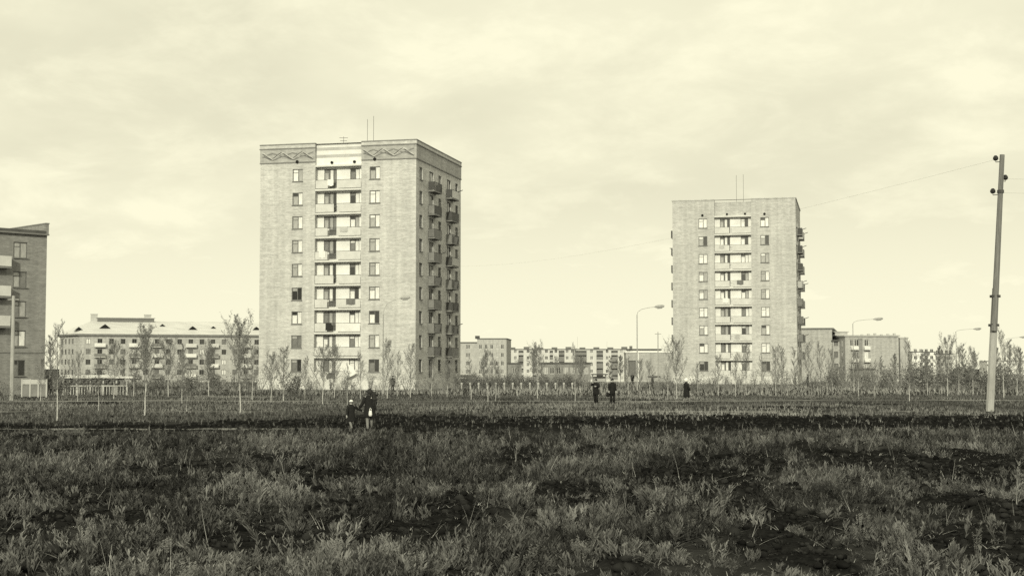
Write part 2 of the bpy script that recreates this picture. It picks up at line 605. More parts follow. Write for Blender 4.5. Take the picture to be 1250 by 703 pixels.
# ------------------------------------------------------------------ facades
def wall_face(mb, o, u, width, z0, z1, holes, depth=0.16, mi=0, mr=None):
    """Vertical wall from o along unit u; holes (x0, x1, z0, z1) cut through with reveals going inwards."""
    mr = mi if mr is None else mr
    o = Vector(o); u = Vector(u); n = Vector((u.y, -u.x, 0))
    xs = sorted({0.0, width} | {h[0] for h in holes} | {h[1] for h in holes})
    zs = sorted({z0, z1} | {h[2] for h in holes} | {h[3] for h in holes})
    zs = [z for z in zs if z0 <= z <= z1]

    def pt(x, z, d=0.0):
        return o + u * x - n * d + Vector((0, 0, z))
    for i in range(len(xs) - 1):
        run = None
        for j in range(len(zs) - 1):
            cxm, czm = (xs[i] + xs[i + 1]) / 2, (zs[j] + zs[j + 1]) / 2
            inside = any(h[0] < cxm < h[1] and h[2] < czm < h[3] for h in holes)
            if inside:
                if run is not None:
                    mb.quad(pt(xs[i], run), pt(xs[i + 1], run), pt(xs[i + 1], zs[j]), pt(xs[i], zs[j]), mi); run = None
            elif run is None:
                run = zs[j]
        if run is not None:
            mb.quad(pt(xs[i], run), pt(xs[i + 1], run), pt(xs[i + 1], z1), pt(xs[i], z1), mi)
    for h in holes:
        x0, x1, a, b = h[:4]
        d = h[4] if len(h) > 4 else depth
        mb.quad(pt(x0, a), pt(x0, b), pt(x0, b, d), pt(x0, a, d), mr)
        mb.quad(pt(x1, a, d), pt(x1, b, d), pt(x1, b), pt(x1, a), mr)
        mb.quad(pt(x0, b), pt(x1, b), pt(x1, b, d), pt(x0, b, d), mr)
        mb.quad(pt(x0, a, d), pt(x1, a, d), pt(x1, a), pt(x0, a), mr)


def frame_mesh(w, h, split, transom, mat, t=0.075):
    def f():
        mb = MB()
        mb.box(0, w, 0, 0.07, 0, t); mb.box(0, w, 0, 0.07, h - t, h)
        mb.box(0, t, 0, 0.07, t, h - t); mb.box(w - t, w, 0, 0.07, t, h - t)
        s = split * w
        mb.box(s - t * 0.6, s + t * 0.6, 0.003, 0.067, t, h - t)
        if transom:
            mb.box(t, s - t * 0.6, 0.006, 0.064, h * transom - t * 0.35, h * transom + t * 0.35)
        return mb.mesh('window', mat)
    return cached(('frame', round(w, 2), round(h, 2), split, transom, mat), f)


def pane_mesh(w, h, mat):
    def f():
        mb = MB(); mb.box(0, w, 0, 0.02, 0, h)
        return mb.mesh('pane', mat)
    return cached(('pane', round(w, 3), round(h, 3), mat), f)


def sill_mesh(w, mat):
    def f():
        mb = MB(); mb.box(-0.06, w + 0.06, -0.24, -0.012, -0.06, -0.004)
        return mb.mesh('sill', mat)
    return cached(('sill', round(w, 2), mat), f)


def window(parent, loc, rz, w, h, left, right, frame='frame_paint', split=0.55, transom=0.72, sill=True, name='window', vent=None):
    """loc: lower left corner of the frame, its outer face; x runs along the wall, y goes into it."""
    o = link(name, frame_mesh(w, h, split, transom, frame), parent, loc, rz)
    s = split * w
    t = 0.075
    if transom and vent:
        zt = h * transom
        link('pane', pane_mesh(s - t * 1.6, zt - t * 1.35, left), o, (t, 0.035, t))
        link('pane', pane_mesh(s - t * 1.6, h - zt - t * 1.35, vent), o, (t, 0.035, zt + t * 0.35))
    else:
        link('pane', pane_mesh(s - t * 1.6, h - 2 * t, left), o, (t, 0.035, t))
    link('pane', pane_mesh(w - s - t * 1.6, h - 2 * t, right), o, (s + t * 0.6, 0.035, t))
    if sill:
        link('sill', sill_mesh(w, 'slab_dark' if frame == 'frame_paint' else 'slab_concrete'), o, (0, 0, 0))
    return o


def cheap_window(parent, loc, rz, w, h, mat, frame='frame_white', split=0.5):
    """Window of a far building: frame, casement bar and panes in one small mesh."""
    def f():
        mb = MB(); t = 0.09
        mb.box(0, w, 0, 0.06, 0, t); mb.box(0, w, 0, 0.06, h - t, h)
        mb.box(0, t, 0, 0.06, t, h - t); mb.box(w - t, w, 0, 0.06, t, h - t)
        mb.box(w * split - t * 0.6, w * split + t * 0.6, 0.003, 0.057, t, h - t)
        mb.quad((t, 0.04, t), (w - t, 0.04, t), (w - t, 0.04, h - t), (t, 0.04, h - t), 1)
        return mb.mesh('window', [frame, mat])
    return link('window', cached(('cw', round(w, 2), round(h, 2), mat, frame, split), f), parent, loc, rz)


def pick(r, weights):
    k = list(weights); return r.choices(k, [weights[i] for i in k])[0]


# ------------------------------------------------------------------ nine-storey tower blocks
FL = 2.765          # floor to floor
SILL0 = 2.05        # lowest sill above ground


def tower(corner_xy, ang, label, Wd, Dp, xs, frieze, seed, brick):
    r = random.Random(seed)
    a = R(ang)
    o = Vector((corner_xy[0] - Wd * math.cos(a), corner_xy[1] + Wd * math.sin(a), 0))
    root = thing('tower_block', label, 'tower block', o, -a)
    (wl0, wl1), (lg0, lg1), (wr0, wr1) = xs
    TOP = 28.5
    BAND = 26.35
    WH = 1.45
    LD = 0.8
    fz = [SILL0 + FL * k for k in range(9)]
    # walls: front with windows and the tall loggia recess, right and left flank with windows and balcony doors, back
    front_holes = [(lg0, lg1, 1.16, TOP + 1, LD)]
    for z in fz:
        front_holes += [(wl0, wl1, z, z + WH, 0.17), (wr0, wr1, z, z + WH, 0.17)]
    flank_w = [(1.3, 2.5), (9.0, 10.2), (16.5, 17.7)]
    flank_d = [(5.2, 6.9), (12.7, 14.4)]
    flank_holes = []
    for z in fz:
        flank_holes += [(p, q, z, z + WH, 0.17) for p, q in flank_w]
        flank_holes += [(p, q, z - 0.72, z + WH, 0.17) for p, q in flank_d]
    mb = MB()
    body_top = TOP
    wall_face(mb, (0, 0, 0), (1, 0, 0), Wd, 1.15, body_top, [h if h[3] <= body_top else (h[0], h[1], h[2], body_top, h[4]) for h in front_holes], 0.17)
    wall_face(mb, (Wd, 0, 0), (0, 1, 0), Dp, 1.15, body_top, flank_holes, 0.17)
    wall_face(mb, (Wd, Dp, 0), (-1, 0, 0), Wd, 1.15, body_top, [])
    left_holes = [(Dp - q, Dp - p, c, d, e) for (p, q, c, d, e) in flank_holes]
    wall_face(mb, (0, Dp, 0), (0, -1, 0), Dp, 1.15, body_top, left_holes, 0.17)
    mb.build('wall', brick, root)
    # dark rooms behind the openings
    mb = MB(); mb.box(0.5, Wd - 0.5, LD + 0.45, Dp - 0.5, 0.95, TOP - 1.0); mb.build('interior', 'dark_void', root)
    # plinth
    mb = MB(); mb.box(-0.08, Wd + 0.08, -0.08, Dp + 0.08, -0.6, 1.147); mb.build('plinth', 'plinth_paint', root)
    # roof deck, copings
    mb = MB(); mb.box(0.35, Wd - 0.35, LD + 0.3, Dp - 0.35, TOP - 0.9, TOP - 0.6); mb.build('roof', 'roof_tar', root)
    # parapet thickness (inner faces) and coping
    mb = MB()
    for (x0, x1, y0, y1) in ((-0.1, lg0 + 0.003, -0.1, 0.32), (lg1 - 0.003, Wd + 0.1, -0.1, 0.32), (Wd - 0.32, Wd + 0.1, 0.322, Dp - 0.32), (-0.1, 0.32, 0.322, Dp - 0.32), (-0.1, Wd + 0.1, Dp - 0.318, Dp + 0.1)):
        mb.box(x0, x1, y0, y1, TOP - 0.02, TOP + 0.12)
        mb.box(max(x0, 0.003), min(x1, Wd - 0.003), max(y0, 0.003), min(y1, Dp - 0.003), TOP - 1.0, TOP - 0.022)
    mb.build('coping', 'slab_dark' if frieze else brick, root)
    if frieze:
        def band(nm, mat, p, z0, z1, flank=True):
            sides = [(-p, lg0 - 0.002, -p, -0.003), (lg1 + 0.002, Wd + 0.002, -p, -0.003)]
            if flank:
                sides.append((Wd + 0.003, Wd + p, -p, Dp + p))
            for (x0, x1, y0, y1) in sides:
                b_ = MB(); b_.box(x0, x1, y0, y1, z0, z1); b_.build(nm, mat, root)
        band('frieze', 'frieze_brick', 0.05, BAND + 0.12, TOP - 0.5)
        band('string_course', 'slab_dark', 0.09, BAND, BAND + 0.117)
        band('string_course', 'slab_dark', 0.12, TOP - 0.497, TOP - 0.38)
        band('cornice', brick, 0.07, TOP - 0.376, TOP - 0.021)
        # zigzag ornament, raised stepped bands: a light and a dark line crossing as chevrons
        for (x0, x1) in ((0.25, lg0 - 0.25), (lg1 + 0.25, Wd - 0.25)):
            for ph, mt, th, am, zo in ((0.0, 'tower_brick', 0.035, 1.0, 0.0), (0.09, 'iron', 0.025, 1.0, 0.0), (0.53, 'slab_dark', 0.03, 0.55, 0.30), (0.0, 'frame_paint', 0.025, 0.6, -0.12)):
                mb = MB(); per = (x1 - x0) / 2.5; nst = 60
                for i in range(nst):
                    t0 = i / nst
                    xx = x0 + (x1 - x0) * t0
                    q = ((xx - x0) / per + ph) % 1.0
                    tri = abs(q * 2 - 1)
                    zc = BAND + 0.5 + zo + 0.75 * am * (tri * .6 + .4 * (0.5 - 0.5 * math.cos(math.pi * tri)))
                    mb.box(xx, xx + (x1 - x0) / nst, {'tower_brick': -.10, 'iron': -.08, 'slab_dark': -.09, 'frame_paint': -.07}[mt], -0.052, zc - th - 0.02, zc + th + 0.02)
                mb.build('ornament', mt, root)
    # loggia: white back wall with openings
    back_w1 = (0.80, 1.45); back_d = (1.45, 2.35); back_w2 = (4.0 / 5.65 * (lg1 - lg0), 5.15 / 5.65 * (lg1 - lg0))
    lw = lg1 - lg0
    holes = []
    for z in fz:
        holes += [(back_w1[0], back_w1[1], z + 0.02, z + WH), (back_w2[0], back_w2[1], z + 0.02, z + WH), (back_d[0], back_d[1], z - 0.78, z + WH)]
    mb = MB(); wall_face(mb, (lg0, LD - 0.004, 0), (1, 0, 0), lw, 0.95, fz[8] + WH + 0.45, holes, 0.12)
    mb.build('loggia_wall', 'plaster', root)
    # lintel wall over the top loggia
    topz = TOP - (0.02 if frieze else 0.30)
    mb = MB(); mb.box(lg0 + 0.002, lg1 - 0.002, 0.35 if frieze else 0.6, 0.78, fz[8] + WH + 0.38, topz)
    up = mb.build('upper_panel', 'panel_white' if frieze else brick, root)
    if frieze:
        mb = MB()
        for zb in (26.9, 27.75):
            mb.box(lg0 + 0.02, lg1 - 0.02, 0.33, 0.348, zb, zb + 0.34)
        mb.build('painted_band', 'plaster_grey', up)
    mb = MB(); mb.box(lg0 + 0.002, lg1 - 0.002, -0.04, LD - 0.01, fz[8] + WH + 0.18, fz[8] + WH + 0.376)
    mb.build('loggia_roof', 'slab_concrete', root)
    # vents under the parapet
    for x in ((wl0 + wl1) / 2 - 0.05, (wr0 + wr1) / 2):
        mb = MB(); mb.tube([(0, -0.14, 0), (0, 0.02, 0)], 0.19, 10); mb.build('vent', 'dark_void', root, (x, 0, BAND + 0.12 if frieze else BAND - 0.2))
    for x in (lg0 + 0.34 * lw, lg0 + 0.83 * lw):
        mb = MB(); mb.tube([(0, 0.22 if frieze else 0.46, 0), (0, 0.36 if frieze else 0.61, 0)], 0.17, 10); mb.build('vent', 'dark_void', root, (x, 0, 26.3))
    pm = 'panel_concrete'
    for k, z in enumerate(fz):
        sl = z - 0.98     # slab top
        # slab + railing panels + gap with bars
        mb = MB(); mb.box(lg0 + 0.002, lg1 - 0.002, -0.05, LD - 0.008, sl - 0.2, sl)
        slab = mb.build('loggia_slab', 'slab_concrete', root)
        if k == 0 and not frieze:
            pass
        g0, g1 = (1.55, 2.65) if (frieze and k % 3 != 1) else (2.3, 2.75)
        mb = MB(); mb.box(lg0 + 0.05, lg0 + g0, 0.0, 0.06, sl + 0.08, sl + 1.02)
        mb.build('railing_panel', pm, root)
        mb = MB(); mb.box(lg0 + g1, lg1 - 0.05, 0.0, 0.06, sl + 0.08, sl + 1.02)
        mb.build('railing_panel', pm if r.random() < .8 else 'panel_white', root)
        mb = MB(); mb.box(lg0 + 0.02, lg1 - 0.02, 0.012, 0.055, sl + 1.03, sl + 1.075)
        for q in range(int((g1 - g0) / 0.14)):
            xx = lg0 + g0 + 0.07 + q * 0.14
            mb.box(xx, xx + 0.02, 0.02, 0.04, sl + 0.02, sl + 1.03)
        mb.build('railing', 'iron', root)
        # flats' windows
        lp = pick(r, {'pane_grey': 5, 'pane_white': 3, 'pane_mid': 2}) if frieze else pick(r, {'pane_white': 6, 'pane_grey': 2})
        rp = pick(r, {'pane_white': 7, 'pane_grey': 2, 'pane_dark': 1})
        if frieze and k in (1, 3):
            lp = rp = 'pane_dark' if k == 3 else 'pane_mid'
        if frieze and k == 0:
            lp, rp = 'pane_mid', 'pane_dark'
        if not frieze and k == 0:
            lp = rp = 'pane_dark'
        vents = {'pane_dark': 1, 'pane_white': 2, 'pane_grey': 2}
        window(root, (wl0, 0.10, z), 0, wl1 - wl0, WH, lp, rp, vent=pick(r, vents))
        lp2 = pick(r, {'pane_grey': 5, 'pane_white': 4, 'pane_mid': 1})
        rp2 = pick(r, {'pane_white': 8, 'pane_grey': 1, 'pane_dark': 1})
        if k == 0:
            lp2, rp2 = 'pane_mid', 'pane_dark'
        window(root, (wr0, 0.10, z), 0, wr1 - wr0, WH, lp2, rp2, vent=pick(r, vents))
        yb = LD + 0.06
        window(root, (lg0 + back_w1[0], yb, z + 0.02), 0, back_w1[1] - back_w1[0], WH - 0.02, pick(r, {'pane_grey': 3, 'pane_white': 4, 'pane_mid': 2}), 'pane_white', split=0.86, sill=False, vent='pane_mid')
        window(root, (lg0 + back_w2[0], yb, z + 0.02), 0, back_w2[1] - back_w2[0], WH - 0.02,
               pick(r, {'pane_dark': 2, 'pane_white': 4, 'pane_mid': 2}), pick(r, {'pane_white': 4, 'pane_grey': 3, 'pane_dark': 1}), sill=False, vent=pick(r, {'pane_dark': 2, 'pane_mid': 2, 'pane_white': 1}))
        dw = back_d[1] - back_d[0]
        dmb = MB(); h = WH + 0.78
        dmb.box(0, dw, 0, 0.05, 0, 0.7); dmb.box(0, dw, 0, 0.05, h - 0.09, h); dmb.box(0, 0.09, 0, 0.05, 0.703, h - 0.093); dmb.box(dw - 0.09, dw, 0, 0.05, 0.703, h - 0.093)
        dmb.box(dw * 0.55 - 0.05, dw * 0.55 + 0.05, 0.003, 0.047, 0.706, h - 0.096)
        d = dmb.build('balcony_door', 'frame_paint', root, (lg0 + back_d[0], yb, z - 0.78))
        link('pane', pane_mesh(dw * 0.55 - 0.15, h - 0.81, pick(r, {'pane_white': 5, 'pane_grey': 2})), d, (0.095, 0.025, 0.71))
        link('pane', pane_mesh(dw * 0.45 - 0.15, h - 0.81, pick(r, {'pane_dark': 4, 'pane_mid': 2})), d, (dw * 0.55 + 0.055, 0.025, 0.71))
        # right flank: windows, doors, balconies
        q = math.pi / 2
        for (p0, p1) in flank_w:
            window(root, (Wd - 0.10, p0, z), q, p1 - p0, WH, pick(r, {'pane_mid': 3, 'pane_dark': 3, 'pane_grey': 1}), pick(r, {'pane_mid': 3, 'pane_dark': 3}), vent='pane_dark')
        for (p0, p1) in flank_d:
            window(root, (Wd - 0.10, p0, z - 0.72), q, p1 - p0, WH + 0.72, pick(r, {'pane_mid': 2, 'pane_dark': 3}), pick(r, {'pane_mid': 2, 'pane_dark': 3, 'pane_grey': 1}), split=0.45, transom=0, sill=False, name='balcony_door')
            if k == 0:
                continue
            balcony(root, Wd, p0 - 0.45, p1 + 0.95, sl + 0.1, 0.80, 1, r)
        # left flank: only what sticks out past the corner can be seen
        for (p0, p1) in flank_w:
            window(root, (0.10, p1, z), -q, p1 - p0, WH, 'pane_grey', 'pane_dark', transom=0, sill=False)
        for (p0, p1) in flank_d:
            window(root, (0.10, p1, z - 0.72), -q, p1 - p0, WH + 0.72, 'pane_mid', 'pane_dark', split=0.45, transom=0, sill=False, name='balcony_door')
            if k:
                balcony(root, 0.0, p0 - 0.45, p1 + 0.95, sl + 0.1, 0.55 if frieze else 0.85, -1, r)
    return root, o, a


def balcony(root, x, y0, y1, z, out, s, r):
    """Balcony on a flank: slab with front panel, two end panels and a hand rail."""
    e = x + s * out
    lo, hi = (min(x, e), max(x, e))
    g = 0.004
    mb = MB(); mb.box(lo + (g if s > 0 else 0), hi - (g if s < 0 else 0), y0, y1, z - 0.14, z)
    b = mb.build('balcony', 'slab_dark', root)
    fm = pick(r, {'panel_concrete': 4, 'panel_white': 1, 'iron': 2, 'slab_dark': 3, 'plaster_grey': 4})
    em = pick(r, {'slab_dark': 4, 'frame_paint': 3, 'plaster_grey': 1, 'iron': 3})
    xi0, xi1 = (e - 0.05, e - 0.015) if s > 0 else (e + 0.015, e + 0.05)
    bars = r.random() < .45
    mb = MB()
    if bars:
        nb_ = int((y1 - y0) / .16)
        for i in range(1, nb_):
            yy = y0 + (y1 - y0) * i / nb_
            mb.box(xi0 + .008, xi1 - .008, yy - .012, yy + .012, z + .004, z + .985)
        mb.build('railing', 'iron', b)
    else:
        mb.box(xi0, xi1, y0 + 0.06, y1 - 0.06, z + 0.06, z + 0.98); mb.build('railing_panel', fm, b)
    for yy in (y0 + 0.02, y1 - 0.05):
        mb = MB(); mb.box(lo + 0.06, hi - 0.055, yy, yy + 0.03, z + 0.06, z + 0.98); mb.build('railing_panel', em, b)
    mb = MB(); mb.box(xi0 - 0.005, xi1 + 0.005, y0, y1, z + 0.99, z + 1.04)
    for yy in (y0 + 0.015, y1 - 0.055):
        mb.box(lo + 0.02, hi - 0.058, yy, yy + 0.04, z + 0.99, z + 1.04)
        mb.box(xi0, xi1, yy, yy + 0.035, z, z + 0.99)
    mb.build('handrail', 'iron', b)
    if r.random() < 0.35:      # a plank or pole for washing lines sticking out
        mb = MB(); mb.tube([(e - s * 0.03, y1 - 0.3, z + 1.05), (e + s * 0.55, y1 - 0.25, z + 1.25)], 0.05, 5); mb.build('drying_pole', 'iron', b)


cL = P(507.6, 320, 161.5)
towL = tower((cL.x, cL.y), 13.5, 'tall brick tower block with zigzag frieze under its roof and cream walls', 19.1, 19.0,
      ((4.03, 5.3), (6.85, 12.5), (13.5, 14.77)), True, 3, 'tower_brick')
cR = P(972.0, 340, 217.0)
towR = tower((cR.x, cR.y), 13.5, 'plain brick tower block without frieze, white loggias up its middle', 18.9, 19.0,
      ((4.05, 5.4), (6.5, 12.15), (13.55, 14.85)), False, 5, 'tower_brick_far')


def antenna(px, y0, y1, depth, label, group, bars):
    b = P(px, y0, depth); t = P(px, y1, depth)
    root = thing('roof_antenna', label, 'antenna', (b.x, b.y, b.z), 0, group)
    h = t.z - b.z
    mb = MB(); mb.tube([(0, 0, -0.9), (0, 0, h)], 0.022, 6); mb.build('mast', 'iron', root)
    for i in range(bars):
        mb = MB(); z = h - 0.15 - i * 0.35
        mb.tube([(-0.5 + 0.1 * i, 0, z), (0.5 - 0.1 * i, 0, z)], 0.025, 5); mb.build('crossbar', 'iron', root)


FLOORS = ('first', 'second', 'third', 'fourth', 'fifth', 'sixth', 'seventh', 'eighth', 'ninth')


def laundry(tw, nm, lg0, k, x, w, drop, mat, tone):
    """Cloth hung over the loggia railing: front fall, fold over the rail, short back fall."""
    root, o, a = tw
    sl = SILL0 + FL * k - 0.98
    rr = random.Random(k * 31 + int(x * 10))
    mb = MB(); n = 6; top = sl + 1.10
    for i in range(n):
        x0, x1 = w * i / n, w * (i + 1) / n
        d0, d1 = (.025 * math.sin(i * 2.1), .025 * math.sin((i + 1) * 2.1))
        b0, b1 = top - drop + .05 * math.sin(i * 1.3), top - drop + .05 * math.sin((i + 1) * 1.3)
        mb.quad((x0, -.05 + d0, b0), (x1, -.05 + d1, b1), (x1, -.015, top), (x0, -.015, top))
        mb.quad((x0, -.015, top), (x1, -.015, top), (x1, .085, top), (x0, .085, top))
        mb.quad((x0, .085, top), (x1, .085, top), (x1, .10, top - .4), (x0, .10, top - .4))
    p = Vector((o.x, o.y, 0)) + Matrix.Rotation(-a, 3, 'Z') @ Vector((lg0 + x, 0, 0))
    tag(mb.build('laundry', mat, None, p, -a), '%s cloth hung over the %s-floor loggia railing of the %s tower' % (tone, FLOORS[k], nm), 'laundry')


for k, x, w, d, m_, t_ in ((8, 1.5, .75, .75, 'cloth_white', 'white'), (6, 3.1, .9, .6, 'plaster_grey', 'grey'), (5, 0.5, .8, .8, 'panel_white', 'white'), (3, 3.9, 1.1, .7, 'frame_paint', 'dark'), (2, 1.4, .7, .9, 'cloth_dark', 'dark'), (1, 2.2, .7, .85, 'frame_paint', 'dark')):
    laundry(towL, 'frieze', 6.85, k, x, w, d, m_, t_)
for k, x, w, d, m_, t_ in ((7, 0.7, .8, .6, 'plaster_grey', 'grey'), (5, 3.4, 1.0, .7, 'frame_paint', 'dark'), (4, 1.2, .9, .7, 'cloth_white', 'white'), (2, 3.0, .8, .8, 'plaster_grey', 'grey')):
    laundry(towR, 'plain', 6.5, k, x, w, d, m_, t_)
q = P(431, 452, 163.6)
mb = MB()
mb.poly([(-.9, 0, -.75), (-.35, -.12, -.8), (.55, -.05, -.35), (.1, .0, .35), (-.45, .02, .75)])
mb.poly([(-.9, .04, -.75), (-.45, .06, .75), (.1, .04, .35), (.55, -.01, -.35), (-.35, -.08, -.8)])
tag(mb.build('drying_sheet', 'cloth_white', None, (q.x, q.y - 1.1, q.z)), 'pale sheet hung slantwise in the lowest loggia of the frieze tower', 'sheet')
LT = 'thin antenna mast on the roof of the tower with the frieze'
antenna(448.5, 169.5, 146, 172, LT, 'masts on the frieze tower', 0)
antenna(456, 169.5, 142, 173, LT, 'masts on the frieze tower', 0)
antenna(419.5, 174, 167, 168, 'short antenna with crossbars on the frieze tower roof', None, 2)
RT = 'faint thin antenna mast on the plain tower roof'
antenna(899, 242, 214, 228, RT, 'masts on the plain tower', 0)
antenna(907.5, 242, 213, 229, RT, 'masts on the plain tower', 0)

# ------------------------------------------------------------------ five-storey brick block with balconies at the left edge
def left_block():
    r = random.Random(12)
    c = P(56.2, 360, 136.0)          # right-hand corner
    a = R(45)                        # wall runs left and towards the viewer
    L = 26.0; D = 11.0
    ux, uy = math.sin(a), math.cos(a)
    o = Vector((c.x - L * ux, c.y - L * uy, 0))
    root = thing('apartment_block', 'dark brick five-storey apartment block with pale balconies and a raised end wall', 'apartment block', o, math.atan2(uy, ux))
    H = 15.3; S0 = 1.75; F = 2.78; WH = 1.5
    wins = [(L - 3.35, L - 1.95), (L - 6.6, L - 5.2), (L - 11.0, L - 9.6), (L - 14.4, L - 13.0), (L - 18.5, L - 17.1), (L - 22, L - 20.6)]
    holes = []
    for k in range(5):
        for (p, q) in wins:
            holes.append((p, q, S0 + F * k, S0 + F * k + WH))
    mb = MB()
    wall_face(mb, (0, 0, 0), (1, 0, 0), L, -0.5, H, holes, 0.15)
    wall_face(mb, (L, 0, 0), (0, 1, 0), D, -0.5, H, []); wall_face(mb, (L, D, 0), (-1, 0, 0), L, -0.5, H, []); wall_face(mb, (0, D, 0), (0, -1, 0), D, -0.5, H, [])
    mb.build('wall', 'dark_brick', root)
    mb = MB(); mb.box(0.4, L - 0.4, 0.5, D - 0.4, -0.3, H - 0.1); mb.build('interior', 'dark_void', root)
    mb = MB(); mb.box(-0.3, L - 0.28, -0.35, D + 0.3, H + 0.003, H + 0.28); mb.build('roof', 'roof_tar', root)
    mb = MB(); mb.box(-0.3, L + 0.06, -0.36, 0.0, H - 0.14, H); mb.build('eaves', 'slab_dark', root)
    mb = MB(); mb.box(L - 0.276, L + 0.02, -0.3, D, H + 0.003, H + 0.95); fw = mb.build('parapet', 'dark_brick', root)
    mb = MB(); mb.box(L - 0.33, L + 0.07, -0.34, D + 0.05, H + 0.953, H + 1.06); mb.build('coping', 'slab_dark', fw)
    mb = MB(); mb.box(0, L + 0.05, -0.07, -0.003, S0 + F - 0.62, S0 + F - 0.5); mb.build('string_course', 'slab_dark', root)
    for k in range(5):
        for i, (p, q) in enumerate(wins):
            lp = pick(r, {'pane_grey': 4, 'pane_mid': 3}); rp = pick(r, {'pane_grey': 4, 'pane_mid': 2, 'pane_white': 1})
            if k == 0:
                lp, rp = pick(r, {'pane_grey': 1, 'pane_mid': 1}), 'pane_dark'
            window(root, (p, 0.09, S0 + F * k), 0, q - p, WH, lp, rp, split=0.5, vent=pick(r, {'pane_dark': 1, 'pane_grey': 2}))
        if k >= 2:
            for (p, q) in ((L - 7.6, L - 3.95), (L - 15.4, L - 12.0)):
                z = S0 + F * k - 0.95
                mb = MB(); mb.box(p, q, -1.0, -0.004, z - 0.14, z); b = mb.build('balcony', 'slab_dark', root)
                mb = MB(); mb.box(p + 0.03, q - 0.03, -0.99, -0.95, z + 0.05, z + 1.0); mb.build('railing_panel', 'panel_concrete', b)
                for xx in (p + 0.03, q - 0.07):
                    mb = MB(); mb.box(xx, xx + 0.04, -0.945, -0.05, z + 0.05, z + 1.0); mb.build('railing_panel', 'plaster_grey', b)


left_block()


